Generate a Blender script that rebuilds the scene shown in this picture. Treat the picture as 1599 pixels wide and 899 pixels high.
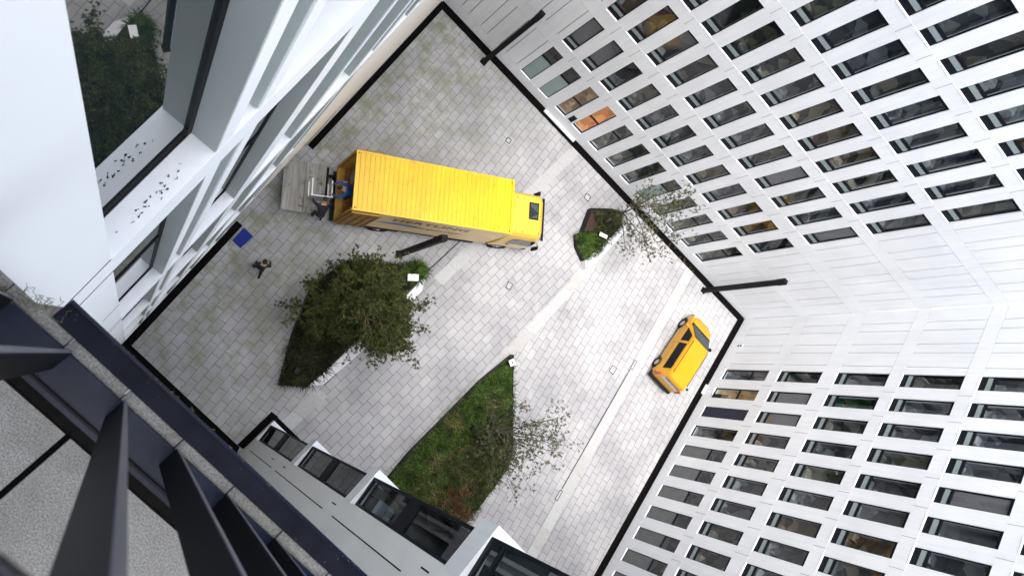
import bpy, bmesh, math, random
from math import radians as R_, sin, cos, pi
from mathutils import Vector, Matrix, noise as mnoise

S = bpy.context.scene
for o in list(bpy.data.objects): bpy.data.objects.remove(o)
COL = S.collection
H = 31.0

# ------------------------------------------------------------------ camera
cam = bpy.data.cameras.new('camera'); cam.sensor_width = 36.0; cam.lens = 36.0 * 1141.2 / 1599.0
cam.clip_start = 0.02; cam.clip_end = 2000
camo = bpy.data.objects.new('camera', cam); COL.objects.link(camo)
right = Vector((0.69824811, 0.54511419, 0.46400442))
down = Vector((0.64523932, -0.7599721, -0.07815779))
fwd = Vector((0.31002549, 0.35396742, -0.88237819))
m = Matrix.Identity(4)
for i in range(3):
    m[i][0] = right[i]; m[i][1] = -down[i]; m[i][2] = -fwd[i]
m.translation = Vector((0, 0, H))
camo.matrix_world = m
S.camera = camo
cam.dof.use_dof = True; cam.dof.focus_distance = 27.0; cam.dof.aperture_fstop = 9.0

# ------------------------------------------------------------------ world, sun, exposure
SUN_EL, SUN_AZ = 74.0, 222.0          # azimuth of the sun, measured from +x counter clockwise
w = bpy.data.worlds.new('World'); S.world = w; w.use_nodes = True
nt = w.node_tree; nt.nodes.clear()
out = nt.nodes.new('ShaderNodeOutputWorld'); bg = nt.nodes.new('ShaderNodeBackground')
sky = nt.nodes.new('ShaderNodeTexSky'); sky.sky_type = 'NISHITA'; sky.sun_disc = False
sky.sun_elevation = R_(SUN_EL); sky.sun_rotation = R_(90 - SUN_AZ); sky.altitude = 50
sky.air_density = 1.0; sky.dust_density = 4.0; sky.ozone_density = 1.0
hs = nt.nodes.new('ShaderNodeHueSaturation'); hs.inputs['Saturation'].default_value = 0.42
nt.links.new(sky.outputs[0], hs.inputs['Color']); nt.links.new(hs.outputs[0], bg.inputs[0])
bg.inputs[1].default_value = 0.15; nt.links.new(bg.outputs[0], out.inputs[0])
sl = bpy.data.lights.new('sun', 'SUN'); sl.energy = 0.62; sl.angle = R_(32); sl.color = (1.0, 0.965, 0.93)
so = bpy.data.objects.new('sun', sl); COL.objects.link(so)
sd = Vector((cos(R_(SUN_AZ)) * cos(R_(SUN_EL)), sin(R_(SUN_AZ)) * cos(R_(SUN_EL)), sin(R_(SUN_EL))))
so.rotation_euler = sd.to_track_quat('Z', 'Y').to_euler(); so.location = (0, 0, 60)
S.view_settings.view_transform = 'Standard'; S.view_settings.look = 'None'
S.view_settings.exposure = 2.22; S.view_settings.gamma = 1.0
S.view_settings.use_curve_mapping = False

# ------------------------------------------------------------------ materials
def nmat(name):
    M = bpy.data.materials.new(name); M.use_nodes = True
    t = M.node_tree; b = t.nodes['Principled BSDF']
    return M, t, b
def ramp(t, stops):
    r = t.nodes.new('ShaderNodeValToRGB'); e = r.color_ramp.elements
    while len(e) < len(stops): e.new(0.5)
    for k, (p, c) in enumerate(stops):
        e[k].position = p; e[k].color = (c[0], c[1], c[2], 1)
    return r
def coords(t, kind='Object', loc=(0, 0, 0), rot=(0, 0, 0), scale=(1, 1, 1)):
    tc = t.nodes.new('ShaderNodeTexCoord'); mp = t.nodes.new('ShaderNodeMapping')
    mp.inputs['Location'].default_value = loc; mp.inputs['Rotation'].default_value = rot; mp.inputs['Scale'].default_value = scale
    t.links.new(tc.outputs[kind], mp.inputs[0]); return mp
def nz(t, mp, scale, detail=4, rough=0.6):
    n = t.nodes.new('ShaderNodeTexNoise'); n.inputs['Scale'].default_value = scale
    n.inputs['Detail'].default_value = detail; n.inputs['Roughness'].default_value = rough
    t.links.new(mp.outputs[0], n.inputs['Vector']); return n
def mixc(t, a, b, f, mode='MIX'):
    x = t.nodes.new('ShaderNodeMix'); x.data_type = 'RGBA'; x.blend_type = mode
    for s, v in ((x.inputs[6], a), (x.inputs[7], b), (x.inputs[0], f)):
        if hasattr(v, 'links') or hasattr(v, 'is_linked'): t.links.new(v, s)
        elif isinstance(v, (int, float)): s.default_value = v
        else: s.default_value = (v[0], v[1], v[2], 1)
    return x.outputs[2]
def bump(t, b, h, strength=0.3, dist=0.01):
    n = t.nodes.new('ShaderNodeBump'); n.inputs['Strength'].default_value = strength; n.inputs['Distance'].default_value = dist
    t.links.new(h, n.inputs['Height']); t.links.new(n.outputs[0], b.inputs['Normal'])
def simple(name, col, rough=0.6, metal=0.0, var=0.12, scale=3.0, bmp=0.0, spec=0.5, coat=0.0, col2=None):
    M, t, b = nmat(name)
    mp = coords(t); n = nz(t, mp, scale)
    lo = tuple(c * (1 - var) for c in col); hi = col2 or tuple(min(1, c * (1 + var)) for c in col)
    r = ramp(t, [(0.3, lo), (0.7, hi)]); t.links.new(n.outputs[0], r.inputs[0]); t.links.new(r.outputs[0], b.inputs['Base Color'])
    b.inputs['Roughness'].default_value = rough; b.inputs['Metallic'].default_value = metal
    b.inputs['Specular IOR Level'].default_value = spec; b.inputs['Coat Weight'].default_value = coat
    if bmp: bump(t, b, n.outputs[0], bmp, 0.01)
    return M

MAT = {}
def whitewall():
    M, t, b = nmat('white_panel'); p1 = coords(t, scale=(6, 6, .35)); n1 = nz(t, p1, 1.0, 4, .65); p2 = coords(t); n2 = nz(t, p2, .35, 3)
    r1 = ramp(t, [(0.3, (0.665, 0.69, 0.72)), (0.6, (0.73, 0.755, 0.785))]); t.links.new(n1.outputs[0], r1.inputs[0])
    r2 = ramp(t, [(0.35, (0.93, 0.93, 0.935)), (0.65, (1.03, 1.03, 1.03))]); t.links.new(n2.outputs[0], r2.inputs[0])
    t.links.new(mixc(t, r1.outputs[0], r2.outputs[0], 1.0, 'MULTIPLY'), b.inputs['Base Color']); b.inputs['Roughness'].default_value = .45
    return M
MAT['white'] = whitewall()
MAT['white_left'] = simple('white_panel_left', (0.83, 0.85, 0.865), 0.45, var=0.02, scale=0.6)
MAT['white_sill'] = simple('white_sill', (0.78, 0.80, 0.82), 0.4, var=0.05, scale=5)
MAT['greypanel'] = simple('grey_panel', (0.74, 0.75, 0.74), 0.5, var=0.05, scale=0.8)
MAT['nichegrey'] = simple('grey_niche', (0.39, 0.43, 0.415), 0.55, var=0.06, scale=1.0)
MAT['cream'] = simple('cream_panel', (0.80, 0.73, 0.62), 0.5, var=0.03, scale=0.5)
MAT['black'] = simple('black_metal', (0.003, 0.0033, 0.005), 0.6, spec=0.2, var=0.3, scale=6)
MAT['frame'] = simple('anthracite_frame', (0.005, 0.007, 0.012), 0.5, spec=0.12, var=0.2, scale=6)
MAT['channel'] = simple('black_channel', (0.0025, 0.0022, 0.002), 0.9, var=0.5, scale=25, bmp=0.4, spec=0.1)
MAT['joint'] = simple('joint_backing', (0.02, 0.021, 0.022), 0.9, spec=0.1)
MAT['darkjoint'] = simple('dark_joint', (0.003, 0.003, 0.003), 0.9, spec=0.1)
MAT['navy'] = simple('navy_metal', (0.0015, 0.0045, 0.014), 0.3, 0.0, spec=0.07, var=0.35, scale=30, bmp=0.05)
MAT['navyflash'] = simple('navy_flashing', (0.0035, 0.0045, 0.011), 0.55, 0.0, spec=0.08, var=0.3, scale=22, bmp=0.25)
def flashing():
    M, t, b = nmat('navy_flashing_dirty'); mp = coords(t); n1 = nz(t, mp, 18, 4); v = t.nodes.new('ShaderNodeTexVoronoi'); v.inputs['Scale'].default_value = 90
    t.links.new(mp.outputs[0], v.inputs['Vector'])
    r1 = ramp(t, [(0.3, (0.0015, 0.002, 0.005)), (0.7, (0.005, 0.006, 0.013))]); t.links.new(n1.outputs[0], r1.inputs[0])
    r2 = ramp(t, [(0.06, (1, 1, 1)), (0.10, (0, 0, 0))]); t.links.new(v.outputs['Distance'], r2.inputs[0])
    n3 = nz(t, mp, 40, 2); r3 = ramp(t, [(0.56, (0, 0, 0)), (0.60, (1, 1, 1))]); t.links.new(n3.outputs[0], r3.inputs[0])
    f = mixc(t, r2.outputs[0], r3.outputs[0], 1.0, 'MULTIPLY')
    t.links.new(mixc(t, r1.outputs[0], (0.12, 0.13, 0.14), f), b.inputs['Base Color']); b.inputs['Roughness'].default_value = .6; b.inputs['Specular IOR Level'].default_value = .07
    bump(t, b, n1.outputs[0], .3, .003); return M
MAT['navyflash'] = flashing()
MAT['picket'] = simple('railing_paint', (0.004, 0.004, 0.0055), 0.5, 0.0, var=0.1, scale=12, spec=0.06)
MAT['picket_edge'] = simple('railing_paint_skylit', (0.07, 0.075, 0.10), 0.4, 0.0, var=0.15, scale=12, spec=0.2)  # paler tone puts sky light into the colour of the baluster edges
def yellowroof():
    M, t, b = nmat('yellow_roof_paint'); p1 = coords(t, scale=(9, .8, 1)); n1 = nz(t, p1, 1.0, 5, .7); p2 = coords(t); n2 = nz(t, p2, 2.4, 6, .75); n3 = nz(t, p2, .5, 2)
    r1 = ramp(t, [(0.3, (0.70, 0.43, 0.006)), (0.62, (0.78, 0.505, 0.004))]); t.links.new(n1.outputs[0], r1.inputs[0])
    r2 = ramp(t, [(0.30, (0.80, 0.76, 0.7)), (0.42, (1, 1, 1))]); t.links.new(n2.outputs[0], r2.inputs[0])
    r3 = ramp(t, [(0.35, (0.9, 0.88, 0.85)), (0.65, (1.04, 1.05, 1.05))]); t.links.new(n3.outputs[0], r3.inputs[0])
    c = mixc(t, r1.outputs[0], r2.outputs[0], 1.0, 'MULTIPLY'); c = mixc(t, c, r3.outputs[0], 1.0, 'MULTIPLY')
    t.links.new(c, b.inputs['Base Color']); b.inputs['Roughness'].default_value = .33; b.inputs['Coat Weight'].default_value = .25; bump(t, b, n2.outputs[0], .12, .02)
    return M
MAT['yellow'] = yellowroof()
MAT['yellow_cab'] = simple('yellow_cab_paint', (0.72, 0.43, 0.04), 0.3, var=0.08, scale=1.6, coat=0.4)
MAT['yellow_dirty'] = simple('dirty_yellow_paint', (0.34, 0.18, 0.015), 0.5, var=0.35, scale=5)
MAT['van_yellow'] = simple('van_yellow_paint', (0.52, 0.255, 0.003), 0.3, var=0.06, scale=1.5, coat=0.3)
MAT['rust'] = simple('container_floor', (0.22, 0.09, 0.025), 0.7, var=0.4, scale=8)
MAT['rubber'] = simple('rubber', (0.008, 0.008, 0.0085), 0.85, spec=0.15)
MAT['dark'] = simple('dark_plastic', (0.008, 0.008, 0.009), 0.6, spec=0.2)
MAT['rim'] = simple('rim_grey', (0.38, 0.39, 0.40), 0.35, 0.6)
def worndeck():
    M, t, b = nmat('worn_deck'); p1 = coords(t, scale=(7, .7, 1)); n1 = nz(t, p1, 1.2, 6, .7); p2 = coords(t); n2 = nz(t, p2, 2.2, 5, .7)
    r1 = ramp(t, [(0.3, (0.15, 0.14, 0.12)), (0.65, (0.33, 0.32, 0.295))]); t.links.new(n1.outputs[0], r1.inputs[0])
    r2 = ramp(t, [(0.36, (0.35, 0.33, 0.3)), (0.46, (1, 1, 1))]); t.links.new(n2.outputs[0], r2.inputs[0])
    t.links.new(mixc(t, r1.outputs[0], r2.outputs[0], 1.0, 'MULTIPLY'), b.inputs['Base Color']); b.inputs['Roughness'].default_value = .7; bump(t, b, n1.outputs[0], .3, .01)
    return M
MAT['steel'] = worndeck()
MAT['silver'] = simple('silver', (0.55, 0.56, 0.57), 0.35, 0.5)
MAT['furn'] = simple('white_laminate', (0.82, 0.82, 0.82), 0.35, var=0.02)
MAT['furngrey'] = simple('grey_laminate', (0.42, 0.45, 0.50), 0.4, var=0.04)
MAT['blueink'] = simple('logo_blue', (0.12, 0.22, 0.45), 0.5)
MAT['ink'] = simple('lettering_dark', (0.035, 0.04, 0.07), 0.5)
MAT['redink'] = simple('lettering_red', (0.45, 0.05, 0.02), 0.5)
MAT['mat'] = simple('blue_carpet', (0.008, 0.022, 0.20), 0.95, var=0.35, scale=40, bmp=0.5)
MAT['concrete'] = simple('white_concrete', (0.62, 0.63, 0.66), 0.7, var=0.09, scale=7, bmp=0.15)
MAT['slab'] = simple('slab_light', (0.365, 0.365, 0.368), 0.75, var=0.08, scale=6, bmp=0.1)
MAT['soil'] = simple('planting_soil', (0.012, 0.010, 0.006), 0.95, var=0.6, scale=9, bmp=0.8)
MAT['corten'] = simple('rusty_steel', (0.030, 0.010, 0.007), 0.8, var=0.3, scale=9)
MAT['bark'] = simple('pine_bark', (0.17, 0.095, 0.062), 0.9, var=0.35, scale=14, bmp=0.6)
MAT['barkgrey'] = simple('grey_bark', (0.07, 0.058, 0.05), 0.9, var=0.35, scale=14, bmp=0.6)
MAT['skin'] = simple('skin', (0.42, 0.25, 0.17), 0.5, var=0.05)
MAT['hair'] = simple('hair', (0.025, 0.016, 0.010), 0.7)
MAT['jacket_blue'] = simple('blue_fabric', (0.015, 0.09, 0.34), 0.8, var=0.3, scale=12)
MAT['jacket_black'] = simple('black_fabric', (0.012, 0.012, 0.016), 0.85, var=0.3, scale=12)
MAT['trouser_navy'] = simple('navy_fabric', (0.014, 0.016, 0.032), 0.85, var=0.3, scale=12)
MAT['shoe'] = simple('shoe', (0.012, 0.012, 0.012), 0.6)
MAT['carton'] = simple('moving_blanket_grey', (0.22, 0.22, 0.23), 0.85, var=0.3, scale=9)
MAT['boxteal'] = simple('teal_plastic', (0.10, 0.24, 0.24), 0.4)
MAT['lampwhite'] = simple('lamp_housing_white', (0.80, 0.82, 0.84), 0.4, var=0.02)
MAT['radiator'] = simple('vent_flap_white', (0.22, 0.27, 0.27), 0.5, var=0.08)
MAT['blindgrey'] = simple('blind_fabric', (0.20, 0.175, 0.18), 0.8, var=0.06, scale=20)
MAT['frost'] = simple('frosted_film', (0.22, 0.30, 0.30), 0.25, var=0.08, scale=2, coat=0.5)
MAT['frostgrey'] = simple('grey_film', (0.075, 0.085, 0.085), 0.2, var=0.15, scale=2, coat=0.5)
MAT['paper'] = simple('paper', (0.7, 0.7, 0.62), 0.7)
MAT['ledgegrass'] = simple('dry_moss', (0.09, 0.085, 0.05), 0.95, var=0.5, scale=30)

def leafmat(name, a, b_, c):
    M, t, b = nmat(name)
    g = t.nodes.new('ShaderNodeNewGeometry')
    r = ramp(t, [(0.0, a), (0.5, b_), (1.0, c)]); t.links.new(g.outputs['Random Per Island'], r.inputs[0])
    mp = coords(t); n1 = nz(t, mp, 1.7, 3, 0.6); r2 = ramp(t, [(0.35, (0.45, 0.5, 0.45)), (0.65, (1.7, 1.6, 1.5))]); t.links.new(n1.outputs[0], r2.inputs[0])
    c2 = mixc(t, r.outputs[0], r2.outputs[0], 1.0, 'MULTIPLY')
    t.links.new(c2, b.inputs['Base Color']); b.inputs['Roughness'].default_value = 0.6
    b.inputs['Specular IOR Level'].default_value = 0.12
    return M
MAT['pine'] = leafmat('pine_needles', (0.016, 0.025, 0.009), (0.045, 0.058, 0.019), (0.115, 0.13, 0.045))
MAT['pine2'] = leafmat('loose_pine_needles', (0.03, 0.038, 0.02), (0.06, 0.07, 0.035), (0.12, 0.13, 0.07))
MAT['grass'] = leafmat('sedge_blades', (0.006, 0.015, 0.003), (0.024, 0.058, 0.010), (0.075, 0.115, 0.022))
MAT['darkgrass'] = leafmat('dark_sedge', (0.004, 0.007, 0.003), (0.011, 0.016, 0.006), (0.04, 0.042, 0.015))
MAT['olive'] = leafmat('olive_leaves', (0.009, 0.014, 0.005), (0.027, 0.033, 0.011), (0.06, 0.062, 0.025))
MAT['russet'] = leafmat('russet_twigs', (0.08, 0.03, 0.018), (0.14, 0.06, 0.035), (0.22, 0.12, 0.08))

def glass(name, tint=0.6, ior=1.5):
    M, t, b = nmat(name); t.nodes.remove(b)
    fr = t.nodes.new('ShaderNodeFresnel'); fr.inputs['IOR'].default_value = ior
    tr = t.nodes.new('ShaderNodeBsdfTransparent'); tr.inputs[0].default_value = (tint * 0.96, tint, tint * 1.02, 1)
    gl = t.nodes.new('ShaderNodeBsdfGlossy'); gl.inputs['Roughness'].default_value = 0.015
    mp = coords(t); n = nz(t, mp, 0.9, 1); bn = t.nodes.new('ShaderNodeBump'); bn.inputs['Strength'].default_value = 0.06; bn.inputs['Distance'].default_value = 0.02
    t.links.new(n.outputs[0], bn.inputs['Height']); t.links.new(bn.outputs[0], gl.inputs['Normal'])
    mx = t.nodes.new('ShaderNodeMixShader'); ge = t.nodes.new('ShaderNodeNewGeometry'); su = t.nodes.new('ShaderNodeMath'); su.operation = 'SUBTRACT'; su.inputs[0].default_value = 1.0; t.links.new(ge.outputs['Backfacing'], su.inputs[1])
    ml = t.nodes.new('ShaderNodeMath'); ml.operation = 'MULTIPLY'; t.links.new(su.outputs[0], ml.inputs[0]); t.links.new(fr.outputs[0], ml.inputs[1]); t.links.new(ml.outputs[0], mx.inputs[0]); t.links.new(tr.outputs[0], mx.inputs[1]); t.links.new(gl.outputs[0], mx.inputs[2])
    t.links.new(mx.outputs[0], t.nodes['Material Output'].inputs[0]); return M
MAT['glass'] = glass('window_glass', 0.88, 1.65)
MAT['darkglass'] = simple('dark_glass', (0.004, 0.005, 0.008), 0.08, spec=0.15, var=0.1)
def mirrorglass():
    M, t, b = nmat('coated_glass'); b.inputs['Base Color'].default_value = (0.012, 0.02, 0.022, 1)
    b.inputs['Roughness'].default_value = 0.01; b.inputs['IOR'].default_value = 2.1; return M
MAT['coated'] = mirrorglass()

MAT['vanglass'] = simple('van_windscreen', (0.03, 0.04, 0.04), 0.08, spec=0.25, var=0.1)
def room(name, a, b_, c, scale=1.6, emit=0.0):
    M, t, b = nmat(name)
    mp = coords(t, scale=(1.0, 1.0, 1.3)); v = t.nodes.new('ShaderNodeTexVoronoi'); v.inputs['Scale'].default_value = scale
    oi = t.nodes.new('ShaderNodeObjectInfo'); ad = t.nodes.new('ShaderNodeVectorMath'); ad.operation = 'ADD'
    ms = t.nodes.new('ShaderNodeVectorMath'); ms.operation = 'SCALE'; ms.inputs[0].default_value = (37, 51, 23)
    t.links.new(oi.outputs['Random'], ms.inputs['Scale']); t.links.new(mp.outputs[0], ad.inputs[0]); t.links.new(ms.outputs[0], ad.inputs[1])
    t.links.new(ad.outputs[0], v.inputs['Vector'])
    sp = t.nodes.new('ShaderNodeSeparateColor'); t.links.new(v.outputs['Color'], sp.inputs[0])
    r = ramp(t, [(0.0, a), (0.5, b_), (0.92, c)]); r.color_ramp.interpolation = 'EASE'; t.links.new(sp.outputs[0], r.inputs[0])
    t.links.new(r.outputs[0], b.inputs['Base Color']); b.inputs['Roughness'].default_value = 0.8
    if emit:
        t.links.new(r.outputs[0], b.inputs['Emission Color']); b.inputs['Emission Strength'].default_value = emit
    return M
ROOMS = [room('room_grey', (0.16, 0.16, 0.18), (0.26, 0.26, 0.28), (0.52, 0.52, 0.50)),
         room('room_slate', (0.10, 0.105, 0.13), (0.19, 0.19, 0.22), (0.50, 0.52, 0.52)),
         room('room_dark', (0.06, 0.06, 0.07), (0.15, 0.15, 0.14), (0.45, 0.40, 0.30)),
         room('room_olive', (0.12, 0.125, 0.10), (0.26, 0.26, 0.21), (0.52, 0.49, 0.36)),
         room('room_warm', (0.13, 0.10, 0.07), (0.32, 0.21, 0.13), (0.55, 0.46, 0.30))]
ROOM_LIT = room('room_lit_orange', (0.30, 0.11, 0.02), (0.55, 0.22, 0.05), (0.75, 0.40, 0.14), emit=0.13)
ROOM_LIT2 = room('room_lit_dim', (0.16, 0.10, 0.05), (0.30, 0.17, 0.08), (0.45, 0.33, 0.18), emit=0.10)
ROOM_GREEN = room('room_green', (0.02, 0.09, 0.04), (0.04, 0.17, 0.08), (0.20, 0.30, 0.15))

def paving(name, ang, loc, light=1.0):
    M, t, b = nmat(name)
    mp = coords(t, rot=(0, 0, -ang), loc=loc)
    br = t.nodes.new('ShaderNodeTexBrick'); br.inputs['Scale'].default_value = 1.0
    br.inputs['Brick Width'].default_value = 0.60; br.inputs['Row Height'].default_value = 0.355
    br.inputs['Mortar Size'].default_value = 0.010; br.inputs['Mortar Smooth'].default_value = 0.25; br.inputs['Bias'].default_value = 0.0
    br.offset = 0.43; br.offset_frequency = 2
    br.inputs['Color1'].default_value = (0.335, 0.335, 0.348, 1); br.inputs['Color2'].default_value = (0.378, 0.376, 0.382, 1); br.inputs['Mortar'].default_value = (0.085, 0.083, 0.086, 1)
    t.links.new(mp.outputs[0], br.inputs['Vector'])
    p2 = coords(t)
    n1 = nz(t, p2, 0.35, 5); n2 = nz(t, p2, 26, 3); n3 = nz(t, p2, 1.1, 6, 0.7)
    r1 = ramp(t, [(0.34, (0.72, 0.72, 0.74)), (0.6, (1.04, 1.035, 1.03))]); t.links.new(n1.outputs[0], r1.inputs[0])
    c = mixc(t, br.outputs['Color'], r1.outputs[0], 1.0, 'MULTIPLY')
    r2 = ramp(t, [(0.3, (0.90, 0.90, 0.90)), (0.7, (1.07, 1.07, 1.07))]); t.links.new(n2.outputs[0], r2.inputs[0])
    c = mixc(t, c, r2.outputs[0], 1.0, 'MULTIPLY')
    # moss: patches towards the damp left and far corner of the yard
    sx = t.nodes.new('ShaderNodeSeparateXYZ'); t.links.new(p2.outputs[0], sx.inputs[0])
    mr = t.nodes.new('ShaderNodeMapRange'); mr.inputs[1].default_value = 9.0; mr.inputs[2].default_value = 0.0; mr.inputs[3].default_value = 0.0; mr.inputs[4].default_value = 1.0
    t.links.new(sx.outputs[0], mr.inputs[0])
    r3 = ramp(t, [(0.43, (0, 0, 0)), (0.62, (1, 1, 1))]); t.links.new(n3.outputs[0], r3.inputs[0])
    mu = t.nodes.new('ShaderNodeMath'); mu.operation = 'MULTIPLY'; t.links.new(mr.outputs[0], mu.inputs[0]); t.links.new(r3.outputs[0], mu.inputs[1])
    mu2 = t.nodes.new('ShaderNodeMath'); mu2.operation = 'MULTIPLY'; mu2.inputs[1].default_value = 0.8; t.links.new(mu.outputs[0], mu2.inputs[0])
    c = mixc(t, c, (0.155, 0.17, 0.085), mu2.outputs[0])
    nd = nz(t, p2, .9, 5, .7)
    for cx_, cy_, r0_ in ((16.5, 16.0, 5.0), (16.5, 16.0, 6.6), (9.0, 3.0, 8.2), (9.0, 3.0, 9.9), (21.5, 8.0, 4.6)):
        vd = t.nodes.new('ShaderNodeVectorMath'); vd.operation = 'DISTANCE'; vd.inputs[1].default_value = (cx_, cy_, 0); t.links.new(p2.outputs[0], vd.inputs[0])
        a_ = t.nodes.new('ShaderNodeMath'); a_.operation = 'SUBTRACT'; a_.inputs[1].default_value = r0_; t.links.new(vd.outputs['Value'], a_.inputs[0])
        a2_ = t.nodes.new('ShaderNodeMath'); a2_.operation = 'ABSOLUTE'; t.links.new(a_.outputs[0], a2_.inputs[0])
        m_ = t.nodes.new('ShaderNodeMapRange'); m_.inputs[1].default_value = .06; m_.inputs[2].default_value = .15; m_.inputs[3].default_value = 1.0; m_.inputs[4].default_value = 0.0; t.links.new(a2_.outputs[0], m_.inputs[0])
        g_ = ramp(t, [(0.47, (0, 0, 0)), (0.62, (.16, .16, .16))]); t.links.new(nd.outputs[0], g_.inputs[0])
        k_ = t.nodes.new('ShaderNodeMath'); k_.operation = 'MULTIPLY'; t.links.new(m_.outputs[0], k_.inputs[0]); t.links.new(g_.outputs[0], k_.inputs[1])
        c = mixc(t, c, (0.12, 0.12, 0.125), k_.outputs[0])
    t.links.new(c, b.inputs['Base Color']); b.inputs['Roughness'].default_value = 0.75
    ih = t.nodes.new('ShaderNodeMath'); ih.operation = 'SUBTRACT'; ih.inputs[0].default_value = 1.0; t.links.new(br.outputs['Fac'], ih.inputs[1])
    bump(t, b, ih.outputs[0], 0.5, 0.01)
    return M
def granite():
    M, t, b = nmat('speckled_granite'); mp = coords(t)
    n1 = nz(t, mp, 330, 2, 0.75); n2 = nz(t, mp, 9, 4)
    r = ramp(t, [(0.34, (0.045, 0.045, 0.046)), (0.5, (0.118, 0.117, 0.113)), (0.68, (0.20, 0.198, 0.19))]); t.links.new(n1.outputs[0], r.inputs[0])
    r2 = ramp(t, [(0.35, (0.75, 0.74, 0.70)), (0.6, (1.0, 1.0, 1.0))]); t.links.new(n2.outputs[0], r2.inputs[0])
    c = mixc(t, r.outputs[0], r2.outputs[0], 1.0, 'MULTIPLY'); t.links.new(c, b.inputs['Base Color']); b.inputs['Roughness'].default_value = 0.7
    bump(t, b, n1.outputs[0], 0.3, 0.002); return M
MAT['granite'] = granite()

# ------------------------------------------------------------------ mesh helpers
class MB:
    def __init__(s): s.v = []; s.f = []; s.mi = []; s.cur = 0
    def quadv(s, pts):
        n = len(s.v); s.v += [Vector(p) for p in pts]; s.f.append(tuple(range(n, n + len(pts)))); s.mi.append(s.cur); return s
    def hexa(s, b, t):
        n = len(s.v); s.v += [Vector(p) for p in b] + [Vector(p) for p in t]; k = len(b)
        s.f.append(tuple(n + i for i in range(k))[::-1]); s.f.append(tuple(n + k + i for i in range(k)))
        s.mi += [s.cur, s.cur]
        for i in range(k):
            j = (i + 1) % k; s.f.append((n + i, n + j, n + k + j, n + k + i)); s.mi.append(s.cur)
        return s
    def box(s, x0, x1, y0, y1, z0, z1):
        return s.hexa([(x0, y0, z0), (x1, y0, z0), (x1, y1, z0), (x0, y1, z0)], [(x0, y0, z1), (x1, y0, z1), (x1, y1, z1), (x0, y1, z1)])
    def prism(s, poly, z0, z1):
        return s.hexa([(p[0], p[1], z0) for p in poly], [(p[0], p[1], z1) for p in poly])
    def tube(s, a, b, r0, r1=None, n=8):
        a = Vector(a); b = Vector(b); r1 = r0 if r1 is None else r1
        d = (b - a).normalized(); q = d.to_track_quat('Z', 'Y')
        B = [a + q @ Vector((cos(2 * pi * i / n) * r0, sin(2 * pi * i / n) * r0, 0)) for i in range(n)]
        T = [b + q @ Vector((cos(2 * pi * i / n) * r1, sin(2 * pi * i / n) * r1, 0)) for i in range(n)]
        return s.hexa(B, T)
    def build(s, name, mats, parent=None, bevel=0, smooth=False, world=False, loc=None):
        me = bpy.data.meshes.new(name); vs = s.v
        if world and parent is not None:
            iv = mw(parent).inverted(); vs = [iv @ p for p in vs]
        me.from_pydata([tuple(p) for p in vs], [], s.f); me.update()
        if not isinstance(mats, (list, tuple)): mats = [mats]
        for q in mats: me.materials.append(q)
        for p, i in zip(me.polygons, s.mi): p.material_index = i; p.use_smooth = smooth
        bm = bmesh.new(); bm.from_mesh(me); bmesh.ops.recalc_face_normals(bm, faces=bm.faces)
        if bevel: bmesh.ops.bevel(bm, geom=list(bm.edges), offset=bevel, segments=2, affect='EDGES', clamp_overlap=True)
        bm.to_mesh(me); bm.free()
        o = bpy.data.objects.new(name, me); COL.objects.link(o)
        if parent is not None: o.parent = parent
        if loc: o.location = loc
        return o
def mw(o):
    M = Matrix.Translation(o.location) @ o.rotation_euler.to_matrix().to_4x4()
    return (mw(o.parent) @ M) if o.parent else M
def tag(o, label=None, cat=None, group=None, kind=None):
    if label: o['label'] = label
    if cat: o['category'] = cat
    if group: o['group'] = group
    if kind: o['kind'] = kind
    return o
def empty(name, loc, rz=0, **k):
    o = bpy.data.objects.new(name, None); COL.objects.link(o); o.location = loc; o.rotation_euler = (0, 0, rz); o.empty_display_size = 0.3
    return tag(o, **k)
def copy_tree(o, parent=None):
    c = o.copy(); COL.objects.link(c); c.parent = parent
    for ch in [x for x in bpy.data.objects if x.parent == o]: copy_tree(ch, c)
    return c
def textmesh(name, body, size, mat, parent, loc, rot, depth=0.006, sx=1.0, bold=0.0):
    cu = bpy.data.curves.new(name, 'FONT'); cu.body = body; cu.size = size; cu.extrude = depth; cu.offset = bold
    cu.space_character = 1.05
    t = bpy.data.objects.new(name + '_c', cu); COL.objects.link(t)
    dg = bpy.context.evaluated_depsgraph_get(); dg.update()
    me = bpy.data.meshes.new_from_object(t.evaluated_get(dg)); bpy.data.objects.remove(t)
    me.materials.clear(); me.materials.append(mat)
    o = bpy.data.objects.new(name, me); COL.objects.link(o); o.parent = parent; o.location = loc; o.rotation_euler = rot; o.scale = (sx, 1, 1)
    return o

# ------------------------------------------------------------------ ground and paving
a2 = R_(90 - 8.7); a3 = R_(90 + 2.4); a1 = R_(90)
MP1 = paving('paving_left', a1, (0.0, 0.18, 0)); MP2 = paving('paving_middle', a2, (0.1, 0.0, 0)); MP3 = paving('paving_right', a3, (0.25, 0.1, 0))
MB().box(-400, 400, -400, 400, -0.5, -0.012).build('ground', MAT['slab']); tag(bpy.data.objects['ground'], kind='structure')
def sheet(name, poly, z, mat):
    o = MB().quadv([(x, y, z) for x, y in poly]).build(name, mat); return tag(o, kind='structure')
tan1 = math.tan(R_(8.7))
def b1(y): return 6.28 + (y - 2.0) * 0.1515      # left edge line of the first slab band
def b2(y): return 11.42 + (y - 3.24) * 0.1515
def b3(y): return 18.95 - (y - 9.0) * 0.042
BW = 0.56
sheet('paving', [(-14, -6), (b1(-6), -6), (b1(26), 26), (-14, 26)], 0.0, MP1)
sheet('paving', [(b1(-6), -6), (b2(-6), -6), (b2(26), 26), (b1(26), 26)], 0.0, MP2)
sheet('paving', [(b2(-6), -6), (30, -6), (30, 26), (b2(26), 26)], 0.0, MP3)
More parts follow.
